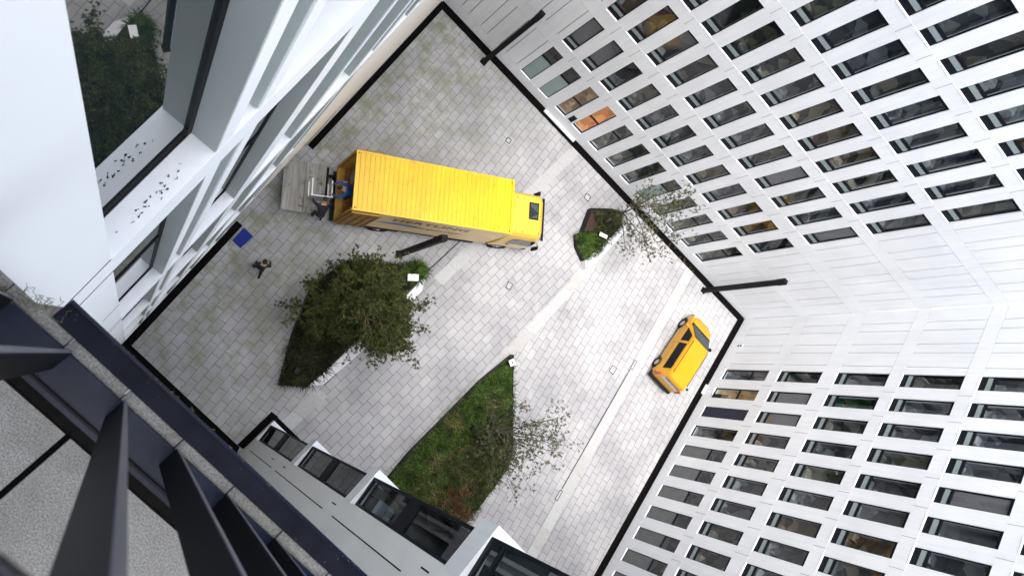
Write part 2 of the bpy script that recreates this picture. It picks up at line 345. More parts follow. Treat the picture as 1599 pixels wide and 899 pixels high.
def slab_band(f, y0, y1, step, wd):
    mb = MB(); y = y0; rnd = random.Random(int(y0 * 10 + step * 100) + 3)
    while y < y1:
        ya, yb = y + 0.010, min(y + step, y1) - 0.010
        mb.cur = rnd.choice([0, 0, 1, 2])
        mb.hexa([(f(ya) , ya, -0.01), (f(ya) + wd, ya, -0.01), (f(yb) + wd, yb, -0.01), (f(yb), yb, -0.01)],
                [(f(ya), ya, 0.008), (f(ya) + wd, ya, 0.008), (f(yb) + wd, yb, 0.008), (f(yb), yb, 0.008)])
        y += step
    o = mb.build('slab_band', [MAT['slab'], simple('slab_a', (0.35, 0.342, 0.338), 0.8, var=.08, scale=6), simple('slab_b', (0.375, 0.38, 0.382), 0.8, var=.08, scale=6)])
    tag(o, kind='structure')
slab_band(b1, 0.9, 3.2, 1.0, BW); slab_band(b1, 10.2, 20.42, 1.0, BW)
slab_band(b2, 1.4, 20.42, 1.0, BW); slab_band(b3, 0.5, 20.42, 1.0, BW)

# black drainage channels round the walls
dd = -0.126
mb = MB()
mb.box(-0.36, -0.07, 0.05, 6.45, -0.02, 0.012); mb.box(-0.36, -0.07, 10.88, 20.42, -0.02, 0.012); mb.box(-1.0, -0.36, 10.88, 11.15, -0.02, 0.012)
mb.box(-0.36, 23.1, 20.42, 20.72, -0.02, 0.012); mb.box(23.1, 23.42, -2, 20.72, -0.02, 0.012)
mb.hexa([(-.07, -.1, -.02), (5.6, -.8, -.02), (5.5, -.42, -.02), (-.07, .285, -.02)], [(-.07, -.1, .012), (5.6, -.8, .012), (5.5, -.42, .012), (-.07, .285, .012)])
mb.hexa([(5.36, -.40, -.02), (5.9, -.40, -.02), (5.95, 1.36, -.02), (5.6, 1.37, -.02)], [(5.36, -.40, .013), (5.9, -.40, .013), (5.95, 1.36, .013), (5.6, 1.37, .013)])
mb.hexa([(5.95, .6, -.02), (23.1, -1.6, -.02), (23.1, -.83, -.02), (5.95, 1.33, -.02)], [(5.95, .6, .014), (23.1, -1.6, .014), (23.1, -.83, .014), (5.95, 1.33, .014)])
tag(mb.build('drainage_channel', MAT['channel']), kind='structure')

def slot(p, q, wd, label):
    p = Vector((*p, 0)); q = Vector((*q, 0)); d = (q - p).normalized(); n = Vector((-d.y, d.x, 0)) * wd / 2
    o = MB().hexa([p - n, q - n, q + n, p + n], [v_ + Vector((0, 0, .014)) for v_ in (p - n, q - n, q + n, p + n)]).build('slot_drain', MAT['darkjoint'])
    tag(o, label, 'drain', 'slot drains in the paving')
slot((7.09, 10.1), (7.50, 12.7), 0.045, 'dark slot drain running from the pine planter to the truck')
slot((19.0, 6.5), (18.78, 13.6), 0.04, 'long dark slot drain beside the right hand slab band')
slot((6.62, 3.45), (7.02, 5.9), 0.03, 'short dark slot drain along the foot of the white kerb')
def cover(x, y, rz, a, b, label):
    r = empty('manhole_cover', (x, y, 0), rz, label=label, cat='manhole cover', group='covers set in the paving')
    f = MB(); t = .03
    f.box(-a, a, -b, -b + t, 0, .011); f.box(-a, a, b - t, b, 0, .011); f.box(-a, -a + t, -b + t, b - t, 0, .011); f.box(a - t, a, -b + t, b - t, 0, .011)
    f.build('frame', MAT['darkjoint'], r); MB().box(-a + t, a - t, -b + t, b - t, 0, .009).build('lid', MAT['slab'], r)
cover(10.71, 12.42, .15, .14, .17, 'square cover in the open paving between truck and van')
cover(17.93, 12.9, 0, .16, .20, 'square cover in the paving left of the yellow van')
cover(19.04, 6.15, 0.03, .09, .27, 'narrow cover at the lower end of the long slot drain')
cover(18.83, 13.9, 0.03, .09, .27, 'narrow cover at the upper end of the long slot drain')
cover(7.42, 12.8, .2, .09, .2, 'small cover at the foot of the truck beside the lamp column')
cover(6.3, 18.0, .1, .13, .13, 'small square cover in the mossy paving above the truck roof')
cover(11.35, 18.95, .15, .16, .16, 'square cover beside the small rusty planter')

# ------------------------------------------------------------------ window types (local: x along wall, y into the building, z up)
def make_window(h, kind, rm, rnd, blind=False, mull=None):
    W = 0.66; f = 0.03; D = 0.05
    mb = MB()
    mb.box(0, f, D, D + .07, 0, h); mb.box(W - f, W, D, D + .07, 0, h); tp_, bt_ = ((.13, .24) if kind == 'upper' else (.06, .06))
    mb.box(f, W - f, D, D + .07, h - tp_, h); mb.box(f, W - f, D, D + .07, 0, bt_)
    if kind == 'upper': mb.box(f, W - f, D + .005, D + .07, .47, .56)
    if mull: mb.box(f, W - f, D, D + .07, mull, mull + .06)
    root = mb.build('window', MAT['frame'])
    MB().box(f, W - f, D + .03, D + .038, bt_, h - tp_).build('glass', MAT['glass'], root)
    MB().hexa([(-.0, -.012, -.02), (W, -.012, -.02), (W, D, 0.0), (0, D, 0.0)], [(0, -.012, -.008), (W, -.012, -.008), (W, D, .012), (0, D, .012)]).build('sill', MAT['white_sill'], root)
    q = MB(); x0, x1, y0, y1, z0, z1 = -.2, W + .2, .245, .95, -.35 if h < 3 else -.1, h + .02
    q.quadv([(x0, y1, z0), (x1, y1, z0), (x1, y1, z1), (x0, y1, z1)]); q.quadv([(x0, y0, z0), (x1, y0, z0), (x1, y1, z0), (x0, y1, z0)])
    q.quadv([(x0, y0, z1), (x1, y0, z1), (x1, y1, z1), (x0, y1, z1)]); q.quadv([(x0, y0, z0), (x0, y1, z0), (x0, y1, z1), (x0, y0, z1)])
    q.quadv([(x1, y0, z0), (x1, y1, z0), (x1, y1, z1), (x1, y0, z1)])
    # a few pieces of furniture and equipment in the room
    for k in range(3):
        a = x0 + .05 + rnd.random() * .5; wd = .2 + rnd.random() * .4; hh = .25 + rnd.random() * .8; dp = .30 + rnd.random() * .28
        q.box(a, min(a + wd, x1 - .02), dp, dp + .35, z0 + .01 + k * .01, z0 + hh)
    q.build('room_interior', rm, root)
    if kind == 'upper':
        MB().box(f + .01, W - f - .01, D + .008, D + .024, .26, .44).build('vent_flap', MAT['radiator'], root)
    if kind == 'frostgrey':
        MB().box(f, W - f, D + .012, D + .022, .06, mull).build('frosted_pane', MAT['frostgrey'], root)
    if kind == 'frost':
        MB().box(f, W - f, D + .012, D + .022, .06, mull or h * .6).build('frosted_pane', MAT['frost'], root)
    if blind:
        MB().box(f + .01, W - f - .01, D + .06, D + .07, .5 if kind == 'upper' else .1, h - f - .02).build('blind', MAT['blindgrey'], root)
    return root
rw = random.Random(5)
HG, HU1, HU = 3.10, 2.52, 2.60
ROWS = [(0.86, HG), (4.66, HU1), (8.0, HU), (11.2, HU), (14.4, HU), (17.6, HU), (20.8, HU)]
protos = {}
def proto(h, kind, ri, blind=False, mull=None, var=0):
    k = (h, kind, ri, blind, mull, var)
    if k not in protos:
        rm = {'lit': ROOM_LIT, 'lit2': ROOM_LIT2, 'green': ROOM_GREEN}.get(ri) or ROOMS[ri]
        protos[k] = make_window(h, kind, rm, rw, blind, mull)
    return protos[k]
used = set()
def put_window(parent, pr, loc, rz):
    if pr.name in used: o = copy_tree(pr, parent)
    else: used.add(pr.name); o = pr; o.parent = parent
    o.location = loc; o.rotation_euler = (0, 0, rz); return o

def facade(root, L, cols, Hh, blank_lo, blank_hi, choose, ttop=28.0):
    """L length along x, cols = list of window left edges, everything local (x along, y in)"""
    T = 0.24; W = 0.66
    wall = MB()
    # horizontal spandrels
    zs = [0.18]; 
    for z0, h in ROWS: zs += [z0, z0 + h]
    zs.append(ttop)
    for i in range(0, len(zs), 2):
        segs = [0, L]
        wall.box(0, L, 0, T, zs[i], zs[i + 1])
        if i: pass
    xa = cols[0]; xb = cols[-1] + W
    for z0, h in ROWS:
        for k in range(len(cols) - 1):
            wall.box(cols[k] + W, cols[k + 1], 0.004, T, z0, z0 + h)
    wo = wall.build('wall', MAT['white'], root)
    # blank cladding zones with open joints
    for lo, hi, rev in ((0, xa, False), (xb, L, True)):
        cl = MB(); bk = MB()
        xs = [lo]
        x = lo; k = 0
        while x < hi - 0.45:
            x += (0.75, 0.47)[k % 2]; k += 1
            if x < hi - 0.2: xs.append(x)
        xs.append(hi)
        if rev: xs = [lo] + [lo + hi - q for q in reversed(xs[1:-1])] + [hi]
        for z0, h in ROWS:
            bk.box(lo, hi, 0.14, T, z0, z0 + h)
            for a, b_ in zip(xs[:-1], xs[1:]):
                cl.box(a + .014, b_ - .014, .002, .06, z0 + .014, z0 + h - .014)
        bo_ = bk.build('joint_backing', MAT['joint'], root); cl.build('cladding', MAT['white'], bo_)
    MB().box(0, L, .02, T, 0, .18).build('plinth', MAT['black'], root)
    MB().box(-.0, L, -.03, .4, ttop, ttop + .12).build('coping', MAT['greypanel'], root)
    # thin open joints crossing the spandrels, one per floor, set as shallow reveals
    for r, (z0, h) in enumerate(ROWS):
        for k, x in enumerate(cols):
            put_window(root, choose(r, k, h), (x, 0, z0), 0)
    # joint lines: floor joint just under each sill band
    for r in range(1, len(ROWS)):
        jm = MB()
        z0 = ROWS[r][0]; zt = ROWS[r - 1][0] + ROWS[r - 1][1]
        for k in range(len(cols) - 1):
            xm = cols[k] + W + .28
            jm.box(xm - .006, xm + .006, -.0015, .01, zt + .02, z0 - .02)
        tag(jm.build('panel_joint', MAT['joint'], root), kind='stuff')
    # room-dark body behind
    MB().box(0.02, L - .02, 1.95, 14, 0, ttop - .3).build('core', MAT['greypanel'], root)
    MB().box(0.02, L - .02, .25, 1.95, ttop - 3.5, ttop - .02).build('top_floor', MAT['greypanel'], root)
    return wo

def chooseA(r, k, h):
    if r == 0:
        if k < 2: return proto(h, 'frost', 2, mull=1.95)
        if k == 2: return proto(h, 'plain', 'lit2', mull=1.5)
        if k == 3: return proto(h, 'plain', 'lit', mull=1.5)
        if k in (7,): return proto(h, 'frost', 1, mull=1.95)
        return proto(h, 'plain', 3, mull=1.95, var=k % 2)
    if r == 1 and k < 2: return proto(h, 'upper', 1, blind=True)
    q = rw.random()
    ri = 1 if q < .34 else 0 if q < .58 else 2 if q < .78 else 3 if q < .93 else 4
    if r == 1 and k in (9, 10): ri = 4
    return proto(h, 'upper', ri, blind=(rw.random() < .05), var=rw.randint(0, 2))
def chooseB(r, k, h):
    if r == 0:
        if k == 1: return proto(h, 'plain', 'lit2', mull=1.75)
        if k == 3: return proto(h, 'plain', 2, mull=1.95)
        if k == 0: return proto(h, 'plain', 1, blind=False, mull=1.95)
        return proto(h, 'frostgrey', 1, mull=1.95, var=0)
    if r == 1 and k in (1, 2): return proto(h, 'upper', 1, blind=True)
    if r == 2 and k == 0: pass
    if r == 2 and k == 1: return proto(h, 'upper', 'green')
    q = rw.random()
    ri = 1 if q < .36 else 0 if q < .62 else 2 if q < .80 else 3 if q < .92 else 4
    return proto(h, 'upper', ri, blind=(rw.random() < .04), var=rw.randint(0, 2))

officeA = empty('office_building', (-0.3, 20.70, 0), 0, label='white office wing with narrow windows running beyond the truck along the far side', cat='building')
colsA = [4.46 + .3 + 1.222 * k for k in range(12)]
facade(officeA, 23.68, colsA, 28, None, None, chooseA)
officeB = empty('office_building', (23.38, 20.70, 0), -pi / 2, label='white office wing with narrow windows standing behind the parked yellow van', cat='building')
colsB = [20.70 - 17.12 + 1.222 * k for k in range(13)]
facade(officeB, 26.7, colsB, 28, None, None, chooseB)
# door thresholds, small wall fittings
MB().box(7.05 + .0, 8.95 + .3, -.16, 0.02, .10, .18).build('threshold', MAT['white'], officeA)
MB().box(8.05, 8.30, -.03, .0, 1.0, 1.55).build('intercom_panel', MAT['dark'], officeA)
MB().box(17.5, 17.58, -.03, 0, 1.1, 1.75).build('door_sign', MAT['dark'], officeA)
MB().box(4.70, 5.30, -.10, .02, .10, .18).build('threshold', MAT['white'], officeB)
MB().box(5.25, 5.45, -.05, 0, 1.0, 1.6).build('intercom_panel', MAT['dark'], officeB)
MB().box(6.05, 6.66, .02, .10, .9, 3.9).build('door_panel', MAT['trouser_navy'], officeB)
vb = MB().box(1.86, 2.1, -.02, 0.004, .75, 1.2).build('vent_box', MAT['greypanel'], officeB)
for zz in (.86, 1.05):
    MB().tube((1.98, -.045, zz), (1.98, -.02, zz), .055, .055, 12).build('vent_outlet', MAT['dark'], vb)
# ceiling lamps glowing in two upper rooms of wing A
lamp_m, lt, lb = nmat('lamp_glow'); lb.inputs['Emission Color'].default_value = (1, .95, .85, 1); lb.inputs['Emission Strength'].default_value = 3.0
for (xx, zz) in ((10.9, 6.2), (11.85, 5.6)):
    pass

# ------------------------------------------------------------------ left building (L) : facade in the plane x = -0.36, facing +x
XL = -0.36
leftb = empty('tall_building', (XL, 0.31, 0), 0, label='white building on the left with deep sills, seen straight down its facade', cat='building')
BANDS = [(0.15, .6), (6.85, 7.4), (13.0, 13.6), (19.4, 19.95), (26.27, 26.85), (32.7, 33.3)]
XB = -0.52
Wm = MB()
Wm.box(-9, XL, -14, 0.31, 0, 34)                       # blank flank beside the terrace
for z0, z1 in BANDS:
    Wm.box(XB, XL, 0.31, 5.93, z0, z1)
    if z0 > 19: Wm.box(XB, XL, 5.93, 20.68, z0, z1)
Wm.build('wall', MAT['white_left'], leftb, world=True)
Wj = MB()
for z0, z1 in BANDS[3:5]:
    Wj.box(XL, XL + .003, -3, 0.31, z0 - .008, z0); Wj.box(XL, XL + .003, -3, 0.31, z1, z1 + .008)
Wj.box(XL, XL + .003, 0.10, 0.31, 23.0, 23.008); Wj.build('panel_joint', MAT['joint'], leftb, world=True)
MB().box(XL, XL + .003, 0.02, 0.035, 26.35, 26.8).build('slot', MAT['darkjoint'], leftb, world=True)
C = MB(); C.box(-1.2, XL, 10.88, 20.68, 0, 19.4); C.box(-1.2, XL - .0, 5.93, 10.88, 6.0, 19.4)
C.build('cream_wall', MAT['cream'], leftb, world=True)
MB().box(XL, XL + .012, 10.9, 20.4, 0.02, 0.9).build('base_strip', MAT['nichegrey'], leftb, world=True)
units = []  # (kind, y0, y1)
def pattern(y0):
    return [('win', y0, y0 + .77), ('fin', y0 + .77, y0 + .90), ('niche', y0 + .90, y0 + 1.11), ('fin', y0 + 1.11, y0 + 1.24),
            ('win', y0 + 1.24, y0 + 2.22), ('fin', y0 + 2.22, y0 + 2.54), ('niche', y0 + 2.54, y0 + 3.46), ('fin', y0 + 3.46, y0 + 3.60),
            ('niche', y0 + 3.60, y0 + 4.88), ('fin', y0 + 4.88, y0 + 5.02), ('niche', y0 + 5.02, y0 + 5.5), ('fin', y0 + 5.5, y0 + 5.62)]
units = pattern(0.31)
upper = units + pattern(5.93) + pattern(11.55)
fins = MB(); nich = MB(); sills = MB()
for bi in range(len(BANDS) - 1):
    za, zb = BANDS[bi][1], BANDS[bi + 1][0]
    for k, y0, y1 in (upper if bi >= 3 else units):
        if y0 > 20.2: continue
        y1 = min(y1, 20.68)
        if k == 'fin': MB().box(XB, XL - .001, y0, y1, za, zb).build('fin', MAT['white_left'], leftb, world=True)
        elif k == 'niche':
            nich = MB(); nich.box(XB - .02, XB + .0, y0, y1, za, zb); nich.box(XB, XL - .012, y1 - .012, y1, za + .02, zb); no_ = nich.build('niche_panel', MAT['nichegrey'], leftb, world=True)
            MB().box(XB, XL - .002, y0, y1 - .013, za - .005, za + .01).build('niche_sill', MAT['white_sill'], no_, world=True)
        else:
            wn = empty('window', (XB, y0, za)); wn.parent = leftb
            wn.location = Vector((XB, y0, za)) - leftb.location
            w_ = y1 - y0; h_ = zb - za; zm = h_ * .5
            f = MB(); t_ = .048
            f.box(-.03, .004, 0, w_, 0, t_); f.box(-.03, .004, 0, w_, h_ - t_, h_); f.box(-.03, .004, 0, t_, t_, h_ - t_); f.box(-.03, .004, w_ - t_, w_, t_, h_ - t_)
            f.box(-.03, .004, t_, w_ - t_, zm - .03, zm + .03); f.box(-.03, .0, t_, w_ - t_, .085, .10); f.box(-.03, -.002, t_, w_ - t_, .13, .142)
            f.build('frame', MAT['black'], wn)
            MB().box(-.02, -.010, .048, w_ - .048, .048, h_ - .048).build('glass', MAT['coated'], wn)
            MB().box(.005, -XB + XL + .004, 0, w_, -.004, .012).build('sill', MAT['white_sill'], wn)
            MB().box(.006, -XB + XL - .004, w_ - .012, w_ - .001, .012, h_).build('reveal', MAT['nichegrey'], wn)
MB().box(-9, XB - .032, .31, 5.93, 0, 34).build('core', MAT['dark'], leftb, world=True)
q = MB(); q.box(-9, XB - .08, 10.9, 20.68, 19.4, 34); q.box(-9, XB - .08, 5.93, 10.9, 6.2, 34); q.box(-9, -1.21, 10.9, 20.68, 0, 19.4); q.build('core', MAT['dark'], leftb, world=True)
# bits of debris on the near sill
rb = random.Random(8)
bug = MB()
for i in range(24):
    y = .62 + rb.gauss(0, .09) + (.25 if i % 3 == 0 else 0); x = XB + .06 + rb.random() * .07; y = min(max(y, .36), 1.02)
    if rb.random() < .7: x = XB + .10 + rb.gauss(0, .012); y = .70 + rb.gauss(0, .10)
    r = .0015 + rb.random() * .0025
    for j in range(2):
        bug.tube((x + rb.gauss(0, .003), y + rb.gauss(0, .005), 26.862), (x + rb.gauss(0, .003), y + rb.gauss(0, .005), 26.868), r, r * .6, 6)
tag(bug.build('leaf_debris', MAT['hair']), 'small dark specks of dead insects lying on the near white sill', 'debris', kind='stuff')

# ------------------------------------------------------------------ camera building D with the terrace, and wing E
tdir = Vector((.992, -.126, 0)); sdir = Vector((.126, .992, 0))
def ts(t, s, z): return tdir * t + sdir * s + Vector((0, 0, z))
def tbox(mb, t0, t1, s0, s1, z0, z1):
    return mb.hexa([ts(t0, s0, z0), ts(t1, s0, z0), ts(t1, s1, z0), ts(t0, s1, z0)], [ts(t0, s0, z1), ts(t1, s0, z1), ts(t1, s1, z1), ts(t0, s1, z1)])
ZT = 29.4
terr = empty('terrace_building', (0, -.3, 0), 0, label='building under the camera with grey panel wall and stone terrace on top', cat='building')
mb = MB(); mb.hexa([(-.3, -.03, 0), (5.62, -.78, 0), (5.62, -9, 0), (-.3, -9, 0)], [(-.3, -.03, 29.1), (5.62, -.78, 29.1), (5.62, -9, 29.1), (-.3, -9, 29.1)])
mb.build('wall', MAT['greypanel'], terr, world=True)
dk = ZT - 1.6 + 1.6
fl = MB(); tbox(fl, -.138, 5.5, -.045, 0, ZT - .12, ZT); fl.build('flashing', MAT['navyflash'], terr, world=True)
lip = MB(); tbox(lip, -.138, 5.5, -.004, .003, ZT - .16, ZT + .006); lip.build('flashing_lip', MAT['navy'], terr, world=True)
gs = MB(); t = -.5; k = 0
while t < 5.4:
    tbox(gs, t + .0015, t + .1375, -.068, -.0455, ZT - .05, ZT - .004); t += .139
gs.build('granite_strip', MAT['granite'], terr, world=True)
gb = MB(); gb.hexa([(-.36, -.12, ZT - .1), (-.36, -.06, ZT - .1), (-.243, -.045, ZT - .1), (-.19, -.03, ZT - .1), (-.139, -.0, ZT - .1), (-.139, -.06, ZT - .1)],
                   [(-.36, -.12, ZT - .006), (-.36, -.06, ZT - .006), (-.243, -.045, ZT - .006), (-.19, -.03, ZT - .006), (-.139, -.0, ZT - .006), (-.139, -.06, ZT - .006)])
gb.build('corner_stone', MAT['granite'], terr, world=True)
ff = MB(); t = -1.42 + .04
for i in range(5):
    for j in range(3):
        tbox(ff, .045 - .6 * 3 + i * .6 + .006 + (0), .045 - .6 * 3 + (i + 1) * .6 - .006, -.17 - .6 * (j + 1) + .004, -.17 - .6 * j - .004, ZT - .04, ZT)
ff.build('floor_slabs', MAT['granite'], terr, world=True)
gg = MB(); tbox(gg, -1.8, 5.4, -9, -.068, ZT - .3, ZT - .045); gg.build('terrace_base', MAT['darkjoint'], terr, world=True)

rail = empty('terrace_railing', tuple(ts(0, -.1, ZT)), 0, label='navy metal railing of upright flat bars at the terrace edge', cat='railing')
br = MB(); tbox(br, -1.5, 5.4, -.150, -.069, ZT + .004, ZT + .014); br.build('bottom_flange', MAT['navy'], rail, world=True)
br = MB(); tbox(br, -1.5, 5.4, -.139, -.134, ZT + .014, ZT + .030); br.build('flange_edge', MAT['picket'], rail, world=True)
br = MB(); tbox(br, -1.5, 5.4, -.168, -.150, ZT + .0, ZT + .008); br.build('gutter_strip', MAT['channel'], rail, world=True)
for i in range(-10, 22):
    t = .066 + .1345 * i
    p = MB(); tbox(p, t - .004, t + .004, -.108, -.0655, ZT + .014, 30.73)
    po = p.build('baluster', MAT['picket'], rail, world=True)
    p = MB(); tbox(p, t - .004, t + .004, -.0655, -.064, ZT + .014, 30.73); p.build('baluster_edge', MAT['picket_edge'], po, world=True)  # thin pale strip stands in for light caught on the outer edge
br = MB(); tbox(br, -1.5, 5.4, -.175, -.062, 30.735, 30.75); br.build('handrail', MAT['navy'], rail, bevel=.003, world=True)
# dry creeping weeds on the corner of the coping
wd = MB(); rr = random.Random(3)
for i in range(60):
    a = rr.random(); p = Vector((-.30 + .17 * a, -.062 + .055 * a, ZT - .004)); p += Vector((rr.gauss(0, .004), rr.gauss(0, .004), 0))
    for s_ in range(3):
        q_ = p + Vector((rr.gauss(0, .008), rr.gauss(0.002, .007), rr.random() * .012)); wd.tube(p, q_, .0006, .0004, 4); p = q_
for i in range(90):
    t = rr.random() * 1.4 - .13; p = ts(t, .001, ZT + .004)
    q_ = p + Vector((rr.gauss(0, .006), rr.gauss(0.001, .003), rr.random() * .006)); wd.tube(p, q_, .0007, .0004, 4)
tag(wd.build('dry_weeds', MAT['ledgegrass']), 'thin dry weeds creeping along the terrace edge', 'weeds', kind='stuff')

# wing E
X5 = 5.79; XC = 5.86; YC = 1.13
wingE = empty('corner_wing', (X5, 1.13, 0), 0, label='wing with white floor bands and a dark corner glazing beside the sedge planter', cat='building')
def ex(y): return 5.62 + (y + .78) * .093
mb = MB(); mb.hexa([(5.60, -.75, 0), (5.75, .19, 0), (23.3, -2.1, 0), (23.3, -9, 0), (5.6, -9, 0)], [(5.60, -.75, 29.5), (5.75, .19, 29.5), (23.3, -2.1, 29.5), (23.3, -9, 29.5), (5.6, -9, 29.5)])
mb.build('grey_wall', MAT['greypanel'], wingE, world=True)
EB = [(0.1, .42), (7.35, 7.85), (13.75, 14.25), (19.85, 20.45), (26.2, 26.85)]
# black vertical joints and slots on the grey wall
jb = MB()
def gx(y): return 5.75 + (y - .19) * .16
for z0, z1 in ((1.2, 5.9), (6.6, 13.0), (13.9, 18.7), (19.4, 25.5)):
    jb.hexa([(gx(-.30) - .004, -.30, z0), (gx(-.275) - .004, -.275, z0), (gx(-.275) + .01, -.275, z0), (gx(-.30) + .01, -.30, z0)], [(gx(-.30) - .004, -.30, z1), (gx(-.275) - .004, -.275, z1), (gx(-.275) + .01, -.275, z1), (gx(-.30) + .01, -.30, z1)])
for z0 in (4.9, 6.95, 13.2, 19.2):
    jb.box(gx(-.05) - .006, gx(-.05) + .01, -.06, -.03, z0, z0 + .35)
jb.build('panel_joint', MAT['darkjoint'], wingE, world=True)
def F2(x, off=0): return off + YC - (x - XC) * .126
for z0, z1 in EB:
    b = MB(); b.hexa([(5.72, .17, z0), (XC - .02, YC, z0), (23.3, F2(23.3), z0), (23.3, F2(23.3) - .5, z0), (6.2, .17, z0)],
                     [(5.72, .17, z1), (XC - .02, YC, z1), (23.3, F2(23.3), z1), (23.3, F2(23.3) - .5, z1), (6.2, .17, z1)])
    b.build('floor_band', MAT['white'], wingE, world=True)
GX = 5.84; GY = .93
for i in range(4):
    z0, z1 = EB[i][1], EB[i + 1][0]
    root = empty('corner_window', (0, 0, 0)); root.parent = wingE; root.location = Vector((GX, .2, z0)) - wingE.location
    f = MB(); hz = z1 - z0; zm = hz * .46; t = .06; y1 = GY - .2
    f.box(0, .08, 0, t, 0, hz); f.box(0, .08, y1 - t, y1, 0, hz); f.box(0, .08, t, y1 - t, 0, .10); f.box(0, .08, t, y1 - t, hz - .08, hz)
    f.box(-.01, .08, t, y1 - t, zm, zm + .55); f.box(-.012, .02, t, y1 - t, .45, .50)
    f.build('frame', MAT['frame'], root)
    gm = MAT['glass'] if i == 2 else MAT['coated']
    MB().box(.03, .04, t, y1 - t, .10, hz - .08).build('glass', gm, root)
    # second face, along +x
    g2 = MB(); g2.hexa([(.08, y1 - .02, 0), (17, y1 - 2.16, 0), (17, y1 - 2.24, 0), (.08, y1 - .08, 0)], [(.08, y1 - .02, hz), (17, y1 - 2.16, hz), (17, y1 - 2.24, hz), (.08, y1 - .08, hz)])
    g2.build('side_glass', MAT['coated'], root)
    mm = MB()
    for k in range(9):
        xx = .09 + k * 1.9; yy = y1 - .018 - (xx - .08) * .1264; mm.box(xx, xx + .08, yy - .03, yy + .035, 0, hz)
    mm.build('mullion', MAT['frame'], root)
    dk_ = MB()
    if i != 2: dk_.box(.09, .12, .01, y1 - .1, .02, hz - .02)
    else:
        dk_.box(.09, 3.5, -.1, -.02, .02, hz - .02); dk_.box(.09, 3.5, -.02, y1 - .12, .0, .03); dk_.box(3.4, 3.5, -.02, y1 - .5, .03, hz - .02); dk_.box(.09, 3.4, -.02, y1 - .5, zm - .0, zm + .5)
    dk_.build('interior', ROOMS[2], root)
dsk = empty('office_desk', (6.3, .4, 14.28), 0, label='grey desk seen through the corner glazing with teal boxes on it', cat='desk')
MB().box(-.3, .5, -.2, .18, .7, .73).build('desk_top', MAT['furngrey'], dsk)
for a, b_ in ((-.28, -.18), (.46, -.18), (-.28, .14), (.46, .14)): MB().box(a, a + .03, b_, b_ + .03, 0, .7).build('leg', MAT['dark'], dsk)
tag(MB().box(6.25, 6.42, .36, .5, 15.015, 15.2).build('storage_box', MAT['boxteal'], bevel=.01), 'teal box standing on the desk behind the corner glass', 'box')

# ------------------------------------------------------------------ lamp columns
def column(x, y, rz, top, label):
    r = empty('lamp_column', (x, y, 0), rz, label=label, cat='lamp post', group='black light columns in the yard')
    MB().box(-.11, .11, -.11, .11, .02, top - .55).build('post', MAT['black'], r, bevel=.008)
    MB().box(-.125, .125, -.125, .125, top - .54, top).build('lamp_head', MAT['black'], r, bevel=.012)
    MB().box(-.16, .16, -.16, .16, .0, .019).build('base_plate', MAT['dark'], r)
    MB().tube((0, 0, top + .001), (0, 0, top + .02), .05, .04, 12).build('cap', MAT['dark'], r)
column(5.62, 9.93, R_(34), 5.35, 'black square lamp column standing between the pine planter and the truck')
column(2.95, 20.08, 0, 5.7, 'black square lamp column near the far top corner of the yard')
column(20.16, 20.12, 0, 5.8, 'black square lamp column in front of the blank white panels by the van')

# ------------------------------------------------------------------ planters
def planter(name, poly, wall_edges, h, label, soilmat=None):
    cx = sum(p[0] for p in poly) / len(poly); cy = sum(p[1] for p in poly) / len(poly)
    r = empty('planter', (cx, cy, 0), 0, label=label, cat='planter', group='raised planting beds')
    MB().prism(poly, 0.0, h - .12).build('soil', MAT['soil'], r, world=True)
    n = len(poly); e = MB()
    for i in range(n):
        if i in wall_edges: continue
        a = Vector((*poly[i], 0)); b_ = Vector((*poly[(i + 1) % n], 0)); d = (b_ - a).normalized(); nn = Vector((d.y, -d.x, 0)) * .02
        e.hexa([a, b_, b_ + nn, a + nn], [p + Vector((0, 0, h - .05)) for p in (a, b_, b_ + nn, a + nn)])
    e.build('steel_edging', MAT['dark'], r, world=True)
    return r
P1 = [(5.12, 2.35), (6.10, 3.02), (6.10 + .2, 4.4), (6.62, 6.6), (6.95, 9.2), (6.9, 10.0), (6.2, 9.7), (4.0, 8.1), (3.55, 6.3), (4.25, 4.2)]
pl1 = planter('planter', P1, (1, 2, 3, 4), .42, 'large dark planting bed with the dense pine and a white kerb')
def kerb(parent, pts_in, pts_out, h, name='seat_wall'):
    mb = MB(); n = len(pts_in)
    for i in range(n - 1):
        a, b_, c, d = pts_in[i], pts_in[i + 1], pts_out[i + 1], pts_out[i]
        def L(p, q, t): return (p[0] + (q[0] - p[0]) * t, p[1] + (q[1] - p[1]) * t)
        b2_ = L(a, b_, .992); c2_ = L(d, c, .992)
        mb.hexa([(*d, 0), (*c2_, 0), (*b2_, 0), (*a, 0)], [(*d, h), (*c2_, h), (*b2_, h), (*a, h)])
    return mb.build(name, MAT['concrete'], parent, world=True)
kin = [(6.05, 3.0), (6.25, 4.1), (6.40, 5.1), (6.55, 6.1), (6.72, 7.1), (6.88, 8.1), (7.0, 9.2), (7.05, 10.0)]
kout = [(6.50, 3.42), (6.68, 4.3), (6.85, 5.2), (7.0, 6.15), (7.14, 7.1), (7.28, 8.1), (7.36, 9.2), (7.10, 10.04)]
kerb(pl1, kin, kout, .45)
P2 = [(11.75, 18.45), (12.10, 17.1), (11.94, 16.8), (12.35, 16.35), (13.05, 16.05), (13.35, 16.7), (13.62, 17.9), (13.72, 18.9), (13.3, 19.6), (12.7, 19.3)]
pl2 = planter('planter', P2, (4, 5, 6), .42, 'small planting bed with rusty steel plate and shrubs beside the truck cab')
kerb(pl2, [(13.05, 16.0), (13.22, 16.9), (13.5, 18.0), (13.68, 19.2)], [(13.35, 15.75), (13.68, 16.7), (13.88, 18.0), (13.95, 19.2)], .45)
